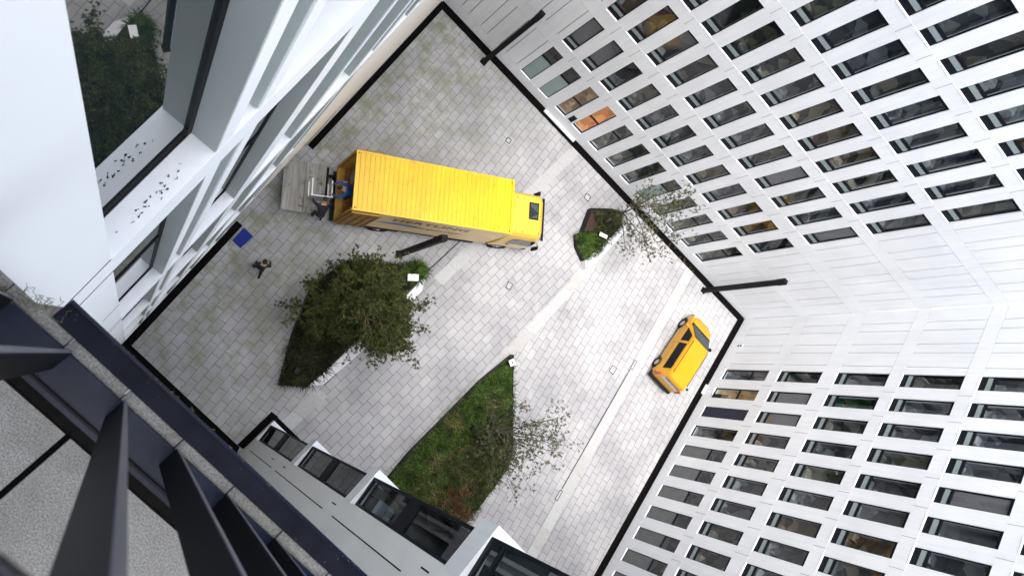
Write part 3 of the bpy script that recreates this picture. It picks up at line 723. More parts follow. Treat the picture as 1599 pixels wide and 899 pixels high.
MB().prism([(11.82, 18.35), (12.12, 17.2), (12.75, 17.75), (13.2, 18.85), (13.0, 19.1)], .31, .40).build('steel_plate', MAT['corten'], pl2, world=True)
P3 = [(12.78, 9.85), (12.2, 7.9), (11.75, 5.3), (11.4, 3.4), (11.22, 1.2), (14.9, 1.2), (15.6, 3.3), (15.75, 5.6), (15.35, 6.5), (14.4, 7.7), (13.4, 9.0)]
pl3 = planter('planter', P3, (), .42, 'long triangular planting bed full of sedge grasses in the lower yard')

def blades(mb, poly, n, zb, ln, wdt, rnd, upf=.6, dirs=None):
    xs = [p[0] for p in poly]; ys = [p[1] for p in poly]
    def inside(x, y):
        c = False; j = len(poly) - 1
        for i in range(len(poly)):
            xi, yi = poly[i]; xj, yj = poly[j]
            if (yi > y) != (yj > y) and x < (xj - xi) * (y - yi) / (yj - yi) + xi: c = not c
            j = i
        return c
    k = 0
    while k < n:
        x = rnd.uniform(min(xs), max(xs)); y = rnd.uniform(min(ys), max(ys))
        if not inside(x, y): continue
        k += 1
        dn = mnoise.noise(Vector((x * .9, y * .9, 3.1)))
        a = rnd.uniform(0, 2 * pi); L_ = ln * rnd.uniform(.5, 1.3) * (1 + dn * .6); up = upf * rnd.uniform(.5, 1.4)
        d = Vector((cos(a), sin(a), 0)); s_ = Vector((-d.y, d.x, 0)) * wdt * .5
        p0 = Vector((x, y, zb)); p1 = p0 + d * L_ * .4 + Vector((0, 0, L_ * up)); p2 = p0 + d * L_ * .9 + Vector((0, 0, L_ * up * .75))
        mb.quadv([p0 - s_, p0 + s_, p1 + s_ * .8, p1 - s_ * .8]); mb.quadv([p1 - s_ * .8, p1 + s_ * .8, p2 + s_ * .2, p2 - s_ * .2])
rg = random.Random(21)
def inset(poly, f):
    cx = sum(p[0] for p in poly) / len(poly); cy = sum(p[1] for p in poly) / len(poly)
    return [(cx + (p[0] - cx) * f, cy + (p[1] - cy) * f) for p in poly]
g = MB(); blades(g, inset(P3, .97), 13000, .28, .34, .03, rg); tag(g.build('sedge_grass', MAT['grass']), 'bright green sedge filling the long triangular bed', 'grass', kind='stuff')
g = MB(); blades(g, [(14.0, 1.2), (15.2, 2.5), (15.7, 5.5), (15.2, 6.6), (14.2, 7.7), (13.6, 6.0), (13.4, 3.0)], 5000, .30, .42, .03, rg); tag(g.build('olive_groundcover', MAT['olive']), 'olive brown ground cover along the right side of the long bed', 'grass', kind='stuff')
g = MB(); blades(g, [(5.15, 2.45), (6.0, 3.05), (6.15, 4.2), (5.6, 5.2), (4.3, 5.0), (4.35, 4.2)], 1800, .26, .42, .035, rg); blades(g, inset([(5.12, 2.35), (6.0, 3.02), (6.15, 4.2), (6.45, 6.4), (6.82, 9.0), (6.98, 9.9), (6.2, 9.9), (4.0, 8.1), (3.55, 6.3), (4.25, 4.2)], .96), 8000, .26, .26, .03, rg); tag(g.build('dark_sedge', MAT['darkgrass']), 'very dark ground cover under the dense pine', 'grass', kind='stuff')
g = MB(); blades(g, inset([(11.98, 16.8), (12.35, 16.4), (13.05, 16.15), (13.3, 16.8), (13.4, 17.6), (12.9, 17.6), (12.3, 17.1)], 1.0), 2500, .28, .36, .03, rg); tag(g.build('sedge_grass', MAT['grass']), 'green shrubs at the pointed end of the small bed', 'grass', kind='stuff')
g = MB(); blades(g, [(12.6, 17.6), (13.4, 17.6), (13.6, 18.8), (13.3, 19.5), (12.7, 19.2), (12.9, 18.6)], 1600, .28, .34, .03, rg); blades(g, [(11.8, 18.4), (12.7, 17.8), (13.0, 18.9)], 250, .4, .18, .03, rg)
tag(g.build('olive_groundcover', MAT['olive']), 'olive shrubs behind the rusty plate of the small bed', 'grass', kind='stuff')
g = MB(); blades(g, [(6.2, 9.4), (6.95, 9.5), (7.0, 10.1), (6.4, 10.1)], 900, .30, .42, .028, rg)
tag(g.build('grass_tuft', MAT['grass']), 'tuft of grass round the white light box at the tip of the pine bed', 'grass')
MAT['straw'] = leafmat('straw_blades', (0.05, 0.045, 0.02), (0.11, 0.09, 0.04), (0.19, 0.15, 0.07))
g = MB()
for px_, py_, rr2 in ((13.4, 4.6, .8), (14.3, 5.6, .7), (13.0, 2.6, .9), (12.2, 5.6, .5), (14.8, 4.0, .6), (13.3, 7.4, .5), (12.6, 3.8, .5), (14.6, 2.2, .8)):
    blades(g, [(px_ + cos(a) * rr2, py_ + sin(a) * rr2) for a in (0, 1, 2, 3, 4, 5.2)], int(230 * rr2), .34, .40, .022, rg)
tag(g.build('straw_tufts', MAT['straw']), 'straw coloured clumps scattered through the long sedge bed', 'grass', kind='stuff')
# russet shrub at the wing end of bed 3
def shrub(x, y, z, rad, n, mat, label, name='shrub', twig=MAT['russet']):
    r = empty(name, (x, y, z), 0, label=label, cat='shrub'); rr_ = random.Random(int(x * 100)); tw = MB(); lf = MB()
    for i in range(n):
        a = rr_.uniform(0, 2 * pi); e_ = rr_.uniform(.3, 1.3); L_ = rad * rr_.uniform(.5, 1.1)
        p = Vector((0, 0, 0)); d = Vector((cos(a) * cos(e_), sin(a) * cos(e_), sin(e_)))
        for s_ in range(4):
            q_ = p + d * L_ / 4 + Vector((rr_.gauss(0, .03), rr_.gauss(0, .03), rr_.gauss(0, .02))); tw.tube(p, q_, .012 - .002 * s_, .010 - .002 * s_, 4); p = q_
            for j in range(8):
                c_ = p + Vector((rr_.gauss(0, .08), rr_.gauss(0, .08), rr_.gauss(0, .06))); a_ = Vector((rr_.gauss(0, 1), rr_.gauss(0, 1), rr_.gauss(0, .6))).normalized() * .035; b_ = a_.cross(Vector((rr_.random(), rr_.random(), rr_.random()))).normalized() * .02
                lf.quadv([c_ - a_, c_ - b_, c_ + a_, c_ + b_])
    tw.build('stems', twig, r); lf.build('leaves', mat, r)
shrub(14.4, 3.0, .3, 1.0, 34, MAT['russet'], 'russet red shrub at the lower end of the long bed by the corner wing')
shrub(15.1, 2.5, .3, .9, 22, MAT['russet'], 'smaller russet shrub spilling over the end of the long bed')

# ------------------------------------------------------------------ trees
def tree(base, trunk_pts, limbs, mat, bark, label, seed, r0=.10, tuft=.16, tufts_per=9, spread=.45, twigs=3, nbl=13):
    """trunk_pts: points relative to base; limbs: list of (start index, end point, thickness)"""
    r = empty('pine_tree', base, 0, label=label, cat='tree'); rr_ = random.Random(seed)
    tk = MB(); lf = MB(); pts = [Vector(p) for p in trunk_pts]
    for i in range(len(pts) - 1):
        tk.tube(pts[i], pts[i + 1], r0 * (1 - i / (len(pts) - 1) * .88), r0 * (1 - (i + 1) / (len(pts) - 1) * .88), 9)
    br_ = MB(); tips = []
    for (i0, e_, th) in limbs:
        a = pts[i0].copy(); e_ = Vector(e_); n = 6; prev = a
        dirv = e_ - a; side = Vector((rr_.gauss(0, .12), rr_.gauss(0, .12), rr_.gauss(0, .08))) * dirv.length
        for k in range(1, n + 1):
            f = k / n; p = a + dirv * f + side * (f * (1 - f)) + Vector((rr_.gauss(0, .04), rr_.gauss(0, .04), rr_.gauss(0, .04)))
            br_.tube(prev, p, th * (1 - (k - 1) / n * .75), th * (1 - k / n * .75), 6)
            if k >= 2:
                for tt in range(twigs):
                    q_ = p + Vector((rr_.gauss(0, spread), rr_.gauss(0, spread), rr_.gauss(.08, spread * .5))) * (.55 + .6 * f)
                    mid = (p + q_) / 2 + Vector((0, 0, .06)); br_.tube(p, mid, th * .3, th * .22, 4); br_.tube(mid, q_, th * .22, th * .1, 4); tips += [q_, mid, (mid + q_) / 2 ]
            prev = p
        tips.append(prev)
    for c_ in tips:
        for k in range(tufts_per):
            o_ = c_ + Vector((rr_.gauss(0, tuft), rr_.gauss(0, tuft), rr_.gauss(.03, tuft * .7)))
            ax = Vector((rr_.gauss(0, 1), rr_.gauss(0, 1), abs(rr_.gauss(.4, .7)))).normalized()
            for j in range(nbl):
                d = (ax + Vector((rr_.gauss(0, .7), rr_.gauss(0, .7), rr_.gauss(0, .7)))).normalized() * rr_.uniform(.06, .12)
                s_ = d.cross(Vector((rr_.random() - .5, rr_.random() - .5, rr_.random() - .5))).normalized() * .013
                lf.quadv([o_ - s_, o_ + s_, o_ + d + s_ * .5, o_ + d - s_ * .5])
    tk.build('trunk', bark, r, smooth=True); br_.build('limbs', bark, r, smooth=True); lf.build('crown', mat, r)
    return r
rt = random.Random(77)
base1 = Vector((4.92, 6.0, .3))
tp = [(0, 0, 0), (.05, .05, 1.2), (.15, .1, 2.3), (.2, .25, 3.3), (.1, .3, 4.3), (.15, .35, 5.2), (.1, .4, 6.0)]
limbs = []
for k in range(30):
    i0 = rt.choice([2, 3, 3, 4, 4, 5, 5]); a = rt.uniform(0, 2 * pi); L_ = rt.uniform(.7, 1.6) * (1.12 - .09 * i0)
    st = Vector(tp[i0]); limbs.append((i0, st + Vector((cos(a) * L_, sin(a) * L_, rt.uniform(-.2, .9))), .04))
# long limbs reaching over the white kerb
for e_ in ((1.7, -.5, 3.7), (1.9, .1, 4.0), (2.25, .0, 3.5), (2.1, -.5, 3.5), (2.3, .5, 3.5), (1.9, -.2, 3.3), (1.4, -.9, 3.9), (1.8, .7, 3.9), (1.8, 1.2, 3.7), (1.4, -.4, 4.3), (-1.2, -1.0, 3.6), (-.9, 1.3, 3.8), (.0, 1.8, 3.8), (-1.6, .6, 3.6), (-1.6, -.3, 3.3), (-1.5, -1.2, 2.6), (-.6, -1.5, 2.6)):
    limbs.append((3, e_, .045))
tree(tuple(base1), tp, limbs, MAT['pine'], MAT['bark'], 'dense dark pine growing in the large planting bed', 4, .10, tufts_per=7, twigs=4, nbl=11, spread=.36, tuft=.10)

base2 = Vector((12.75, 18.35, .3))
tp = [(0, 0, 0), (-.15, -.05, 1.0), (-.35, -.1, 2.2), (-.5, -.15, 3.4), (-.45, -.2, 4.6)]
limbs = [(2, (.6, -1.6, 3.6), .03), (2, (1.3, -1.3, 3.7), .03), (3, (1.0, -2.3, 4.6), .03), (3, (.7, .9, 4.6), .03), (3, (-.2, 1.3, 4.6), .03), (4, (.9, .4, 5.6), .03), (4, (.2, .9, 5.8), .03),
         (4, (-.2, -1.4, 5.7), .03), (3, (-1.3, -.3, 4.4), .026), (3, (1.5, -1.6, 4.5), .028), (3, (1.5, -.3, 4.7), .03), (2, (-.5, .9, 3.4), .026), (4, (.9, -1.0, 5.5), .026), (2, (.3, -2.2, 3.3), .026)]
tree(tuple(base2), tp, limbs, MAT['pine2'], MAT['barkgrey'], 'thin open pine leaning over the far wall channel from the small bed', 9, .075, tufts_per=2, spread=.38, twigs=2, nbl=9, tuft=.12)
base3 = Vector((13.1, 5.9, .3))
tp = [(0, 0, 0), (-.1, .05, 1.0), (-.2, .0, 2.2), (-.35, .0, 3.2), (-.4, .05, 4.2)]
limbs = [(3, (1.2, 1.9, 4.7), .03), (3, (1.5, 1.1, 5.0), .03), (3, (1.6, .6, 4.9), .03), (3, (1.4, -.1, 5.0), .03), (4, (.6, 1.6, 5.6), .026), (4, (1.1, .7, 6.0), .026), (3, (.7, -1.0, 4.8), .028),
         (3, (-.7, 1.4, 4.6), .026), (3, (-1.6, .3, 4.4), .026), (3, (-1.2, -1.0, 4.4), .024), (4, (-.2, -1.0, 5.4), .024), (3, (1.2, -1.0, 4.5), .026), (2, (.5, -2.0, 3.8), .026), (2, (1.6, -1.7, 3.6), .026)]
tree(tuple(base3), tp, limbs, MAT['pine2'], MAT['barkgrey'], 'sparse pine with long bare branches growing out of the sedge bed', 15, .07, tufts_per=2, spread=.38, twigs=2, nbl=9, tuft=.12)

# ------------------------------------------------------------------ light boxes in the beds
def lightbox(x, y, z, rz, a, b_, label, lens=True, lid='lampwhite'):
    r = empty('light_box', (x, y, z), rz, label=label, cat='floodlight', group='white garden floodlights')
    MB().box(-a, a, -b_, b_, .0, .30).build('housing', MAT['dark'], r, bevel=.01)
    MB().box(-a + .0, a - .0, -b_ + .0, b_ - .0, .305, .33).build('lid', MAT[lid], r, bevel=.006)
    if lens: MB().tube((0, 0, .331), (0, 0, .345), .045, .045, 14).build('lens', MAT['dark'], r)
lightbox(6.62, 9.34, .40, R_(38), .25, .15, 'white oblong light box in the grass tuft at the tip of the pine bed', False)
lightbox(12.80, 9.42, .38, R_(-30), .15, .15, 'white square light box with a black lens at the top tip of the sedge bed')
lightbox(5.25, 3.2, .30, R_(5), .10, .10, 'small dull light box in the dark corner of the pine bed', True, 'dark')
lightbox(12.98, 17.62, .42, R_(20), .24, .10, 'narrow white light box beside the rusty plate of the small bed', False)

# ------------------------------------------------------------------ blue doormat
tag(MB().hexa([(0.02, 6.42, .001), (.02, 5.72, .001), (.46, 5.68, .001), (.52, 6.38, .001)], [(0.02, 6.42, .022), (.02, 5.72, .022), (.46, 5.68, .022), (.52, 6.38, .022)]).build('door_mat', MAT['mat']),
    'blue mat lying on the paving beside the left building', 'door mat')

# ------------------------------------------------------------------ removal truck (local: x forward, y left, origin on the ground at the container's rear)
TA = math.atan2(.564, .825)
truck = empty('removal_truck', (1.79, 9.755, 0), TA, label='yellow removal truck with ribbed container roof and open rear doors', cat='truck')
LC, WC, Z0, Z1 = 6.86, 1.175, 1.15, 3.90
cb = MB()
cb.box(0.06, LC, -WC + .0, -WC + .05, Z0, Z1 - .06); cb.box(0.06, LC, WC - .05, WC, Z0, Z1 - .06); cb.box(LC - .05, LC - .001, -WC + .051, WC - .051, Z0, Z1 - .06)
cb.build('container_side', MAT['yellow_cab'], truck)
rf = MB(); n = 34; x = .10; step = (LC - .2) / n
rf.box(0, .10, -WC, WC, Z1 - .055, Z1 + .01); rf.box(LC - .10, LC + .01, -WC, WC, Z1 - .055, Z1 + .01)
rf.box(.10, LC - .10, -WC, -WC + .07, Z1 - .055, Z1 + .01); rf.box(.10, LC - .10, WC - .07, WC, Z1 - .055, Z1 + .01)
for i in range(n):
    a = x + i * step
    prof = [(0, 0), (.30, 0), (.42, .022), (.88, .022), (1.0, 0)]
    for (u0, h0), (u1, h1) in zip(prof[:-1], prof[1:]):
        rf.quadv([(a + u0 * step, -WC + .07, Z1 - .03 + h0), (a + u1 * step, -WC + .07, Z1 - .03 + h1), (a + u1 * step, WC - .07, Z1 - .03 + h1), (a + u0 * step, WC - .07, Z1 - .03 + h0)])
rfo = rf.build('container_roof', MAT['yellow'], truck)
cc = MB()
for xx in (.09, LC - .12):
    for yy in (-WC + .10, WC - .10): cc.tube((xx, yy, Z1 + .0), (xx, yy, Z1 + .014), .035, .035, 8)
for xx, yy in ((1.35, -.62), (5.9, .8), (.75, .93), (6.2, -.95)): cc.tube((xx, yy, Z1 + .0), (xx, yy, Z1 + .012), .018, .018, 6)
cc.build('corner_casting', MAT['rust'], rfo)
cf = MB(); cf.box(.02, LC - .05, -WC + .05, WC - .05, Z0, Z0 + .06); cf.build('container_floor', MAT['rust'], truck)
fr = MB(); fr.box(-.04, .06, -WC - .01, -WC + .09, Z0 - .1, Z1 - .06); fr.box(-.04, .06, WC - .09, WC + .01, Z0 - .1, Z1 - .06); fr.box(-.04, .25, -WC + .09, WC - .09, Z0 - .1, Z0 + .075)
fr.build('rear_frame', MAT['yellow_dirty'], truck)
for (x0, s) in ((.0, -1), (.0, 1)):
    y0 = s * (WC + .035); y1 = s * (WC + .085)
    d = MB(); d.box(.02, 1.20, min(y0, y1), max(y0, y1), Z0 - .02, Z1 - .12); dr = d.build('rear_door', MAT['yellow_dirty'], truck)
    rods = MB()
    for xx in (.14, .45, .78, 1.08): rods.tube((xx, s * (WC + .105), Z0), (xx, s * (WC + .105), Z1 - .15), .018, .018, 6)
    for zz in (Z0 + .1, Z0 + .9, Z0 + 1.75, Z1 - .22): rods.box(.04, 1.18, min(s * (WC + .086), s * (WC + .10)), max(s * (WC + .086), s * (WC + .10)), zz, zz + .035)
    rods.build('locking_rod', MAT['rust'], dr)
textmesh('lettering', 'HERTLING', .62, MAT['ink'], truck, (1.85, -WC - .004, 2.95), (R_(90), 0, 0), .002, 1.12, .012)
textmesh('lettering', 'Umzugsmanager', .34, MAT['ink'], truck, (2.75, -WC - .004, 2.20), (R_(90), 0, 0), .002, 1.05, .003)
textmesh('lettering', 'HERTLING', .62, MAT['ink'], truck, (5.4, WC + .004, 2.95), (R_(90), 0, R_(180)), .002, 1.12, .012)
textmesh('lettering', 'HZ', .26, MAT['lampwhite'], truck, (.22, .55, Z0 + .077), (0, 0, R_(-90)), .002, 1.0, .005)
lg = MB(); q_ = []
for i in range(14):
    f = i / 13; q_.append((1.35 + 2.1 * f, -WC - .004, 2.42 + .32 * sin(pi * f) * (1 - .3 * f)))
for i in range(13, -1, -1):
    f = i / 13; q_.append((1.35 + 2.1 * f, -WC - .004, 2.40 - .22 * sin(pi * min(1, f * 1.1)) * (1 - .6 * f)))
lg.quadv(q_); lg.build('logo', MAT['blueink'], truck)
# chassis
ch = MB(); ch.box(.3, 9.0, -.45, -.30, .72, .98); ch.box(.3, 9.0, .30, .45, .72, .98)
for xx in (.4, 1.6, 3.0, 4.4, 5.8, 6.7): ch.box(xx, xx + .12, -.30, .30, .76, .94)
ch.box(2.9, 4.6, -1.08, -.55, .45, 1.0); ch.box(2.9, 4.4, .55, 1.08, .45, 1.0); ch.box(.3, LC, -1.1, -.98, 1.02, 1.14); ch.box(.3, LC, .98, 1.1, 1.02, 1.14)
ch.build('chassis', MAT['dark'], truck, bevel=.006)
sg = MB(); sg.box(1.2, 2.9, -1.14, -1.10, .55, .75); sg.box(1.2, 2.9, -1.14, -1.10, .85, .98); sg.box(4.65, 6.5, -1.14, -1.10, .55, .75); sg.build('side_guard', MAT['dark'], truck)
def wheel(parent, x, y, r, wdt, side, z=None, rimm=None):
    w_ = MB(); z = r if z is None else z; n = 22
    prof = [(r * .62, -wdt / 2), (r * .93, -wdt / 2), (r, -wdt * .32), (r, wdt * .32), (r * .93, wdt / 2), (r * .62, wdt / 2)]
    vs = []
    for i in range(n):
        a = 2 * pi * i / n; vs.append([Vector((x + cos(a) * rr_, y + o_, z + sin(a) * rr_)) for rr_, o_ in prof])
    for i in range(n):
        j = (i + 1) % n
        for k in range(len(prof) - 1): w_.quadv([vs[i][k], vs[j][k], vs[j][k + 1], vs[i][k + 1]])
        w_.quadv([vs[i][-1], vs[j][-1], vs[j][0], vs[i][0]])
    wo = w_.build('wheel', MAT['rubber'], parent, smooth=False)
    rm = MB(); rm.tube((x, y + side * wdt * .10, z), (x, y + side * wdt * .38, z), r * .61, r * .58, 20)
    for i in range(8):
        a = 2 * pi * i / 8; rm.tube((x + cos(a) * r * .35, y + side * wdt * .36, z + sin(a) * r * .35), (x + cos(a) * r * .35, y + side * wdt * .46, z + sin(a) * r * .35), r * .09, r * .07, 6)
    rm.tube((x, y + side * wdt * .3, z), (x, y + side * wdt * .55, z), r * .18, r * .12, 12)
    rm.build('rim', rimm or MAT['rim'], wo)
for s in (-1, 1):
    wheel(truck, 2.05, s * .93, .47, .42, s); wheel(truck, 7.85, s * .98, .47, .30, s)
fd = MB()
for s in (-1, 1):
    for i in range(8):
        a0 = pi * i / 8; a1_ = pi * (i + 1) / 8
        fd.hexa([(2.05 + cos(a0) * .56, s * 1.14, .47 + sin(a0) * .56), (2.05 + cos(a1_) * .56, s * 1.14, .47 + sin(a1_) * .56), (2.05 + cos(a1_) * .56, s * .70, .47 + sin(a1_) * .56), (2.05 + cos(a0) * .56, s * .70, .47 + sin(a0) * .56)],
                [(2.05 + cos(a0) * .59, s * 1.14, .47 + sin(a0) * .59), (2.05 + cos(a1_) * .59, s * 1.14, .47 + sin(a1_) * .59), (2.05 + cos(a1_) * .59, s * .70, .47 + sin(a1_) * .59), (2.05 + cos(a0) * .59, s * .70, .47 + sin(a0) * .59)])
fd.build('mudguard', MAT['dark'], truck)
# cab: lofted sections, front to back
def loft(secs, close=True):
    mb = MB()
    for a, b_ in zip(secs[:-1], secs[1:]):
        n = len(a)
        for i in range(n):
            j = (i + 1) % n; mb.quadv([a[i], a[j], b_[j], b_[i]])
    if close: mb.quadv(secs[0]); mb.quadv(secs[-1])
    return mb
cabx0, cabx1 = 7.22, 9.12
def sec(z, xr, xf, w_, rc=.12):
    return [(xr, -w_ + rc * .3, z), (xr, w_ - rc * .3, z), (xr + rc * .5, w_, z), (xf - rc * 1.6, w_, z), (xf - rc * .4, w_ - rc, z), (xf, w_ - rc * 2.6, z), (xf, -w_ + rc * 2.6, z), (xf - rc * .4, -w_ + rc, z), (xf - rc * 1.6, -w_, z), (xr + rc * .5, -w_, z)]
cab = loft([sec(.72, cabx0, 9.16, 1.12), sec(1.2, cabx0, 9.18, 1.14), sec(1.75, cabx0, 9.16, 1.14), sec(2.55, cabx0 + .02, 8.98, 1.05), sec(2.85, cabx0 + .06, 8.88, .97), sec(2.97, cabx0 + .14, 8.74, .86)])
cabo = cab.build('cab', MAT['yellow_cab'], truck, smooth=False)
ws = loft([[(9.175, -.95, 1.78), (9.175, .95, 1.78), (9.165, .95, 1.78), (9.165, -.95, 1.78)], [(9.01, -.88, 2.5), (9.01, .88, 2.5), (9.0, .88, 2.5), (9.0, -.88, 2.5)]]); ws.build('windscreen', MAT['darkglass'], truck)
for s in (-1, 1):
    sw = MB(); sw.hexa([(7.65, s * 1.148, 1.75), (8.95, s * 1.148, 1.70), (8.82, s * 1.070, 2.48), (7.70, s * 1.070, 2.48)], [(7.65, s * 1.155, 1.75), (8.95, s * 1.155, 1.70), (8.82, s * 1.077, 2.48), (7.70, s * 1.077, 2.48)]); sw.build('side_window', MAT['coated'], truck)
    dl = MB(); dl.box(7.75, 7.95, s * 1.15 - .01, s * 1.15 + .02, 1.5, 1.55); dl.build('door_handle', MAT['dark'], truck)
    mr = MB(); mr.tube((8.98, s * 1.08, 2.3), (9.02, s * 1.26, 2.32), .018, .018, 6); mr.box(8.97, 9.06, s * 1.27 - .08, s * 1.27 + .08, 1.75, 2.3); mr.build('mirror', MAT['dark'], truck, bevel=.012)
    MB().box(9.17, 9.20, s * .85 - .16, s * .85 + .16, .82, 1.0).build('headlight', MAT['silver'], truck)
MB().box(8.13, 8.62, -.17, .60, 2.972, 3.0).build('roof_hatch', MAT['dark'], truck, bevel=.012)
MB().box(8.19, 8.56, -.11, .54, 3.001, 3.006).build('hatch_glass', MAT['coated'], truck)
MB().box(9.00, 9.13, -.98, .98, 2.56, 2.59).build('sun_visor', MAT['black'], truck, bevel=.01)
MB().box(9.10, 9.25, -1.10, 1.10, .42, .78).build('bumper', MAT['dark'], truck, bevel=.03)
MB().box(9.17, 9.19, -.75, .75, 1.2, 1.6).build('grille', MAT['dark'], truck)
sc = MB()
for (a, b_) in ((7.5, .75), (7.5, -.78), (7.85, .76), (7.85, -.79), (8.66, -.75), (8.70, .02)): sc.tube((a, b_, 2.96), (a, b_, 2.985), .025, .025, 8)
sc.build('roof_fitting', MAT['dark'], truck)
MB().box(6.95, 7.18, -.95, .95, .98, 2.6).build('cab_back_frame', MAT['rust'], truck)
# tail lift
lift = MB(); lift.box(-1.28, -.42, -.98, 1.13, .98, 1.03); lift.box(-2.16, -1.30, -.98, 1.13, .975, 1.025)
lf_ = lift.build('tail_lift_platform', MAT['steel'], truck, bevel=.006)
MB().box(-.46, -.36, -.9, 1.05, .99, 1.045).build('ramp_hinge', MAT['dark'], lf_)
arm = MB()
for yy in (-.55, .70): arm.tube((-.45, yy, .95), (.4, yy, .70), .045, .045, 6); arm.tube((-.45, yy + .08, .95), (.4, yy + .1, .5), .03, .03, 6)
arm.build('lift_arm', MAT['dark'], truck)
MB().box(-.06, .06, -1.05, 1.05, .45, .6).build('underrun_bar', MAT['dark'], truck)
# load in the container
def T(x, y, z): 
    p = mw(truck) @ Vector((x, y, z)); return tuple(p)
b = empty('moving_boxes', T(.75, .72, Z0 + .06), TA, label='grey blanket wrapped load standing inside the open container', cat='load')
MB().box(-.25, .6, -.3, .35, 0, 1.25).build('wrapped_cabinet', MAT['carton'], b, bevel=.03); MB().box(-.24, -.1, -.28, .33, 1.26, 1.4).build('folded_blanket', MAT['dark'], b, bevel=.03)

# white table lying on its side on the lift
tb = empty('white_table', T(-.72, -.36, 1.03), TA + R_(2), label='white table on its side, legs out, on the tail lift platform', cat='table')
def tablexf(mb): return mb
MB().box(-.46, .42, -.025, .0, .02, .80).build('table_top', MAT['furngrey'], tb)
MB().box(-.47, .43, -.03, .012, .80, .83).build('edge_strip', MAT['furn'], tb)
MB().box(-.47, .43, -.03, .012, .0, .02).build('edge_strip', MAT['dark'], tb)
for a, zz in ((-.43, .75), (.36, .75), (-.43, .06), (.36, .06)):
    MB().box(a, a + .05, .0, .68, zz, zz + .05).build('leg', MAT['furn'], tb)

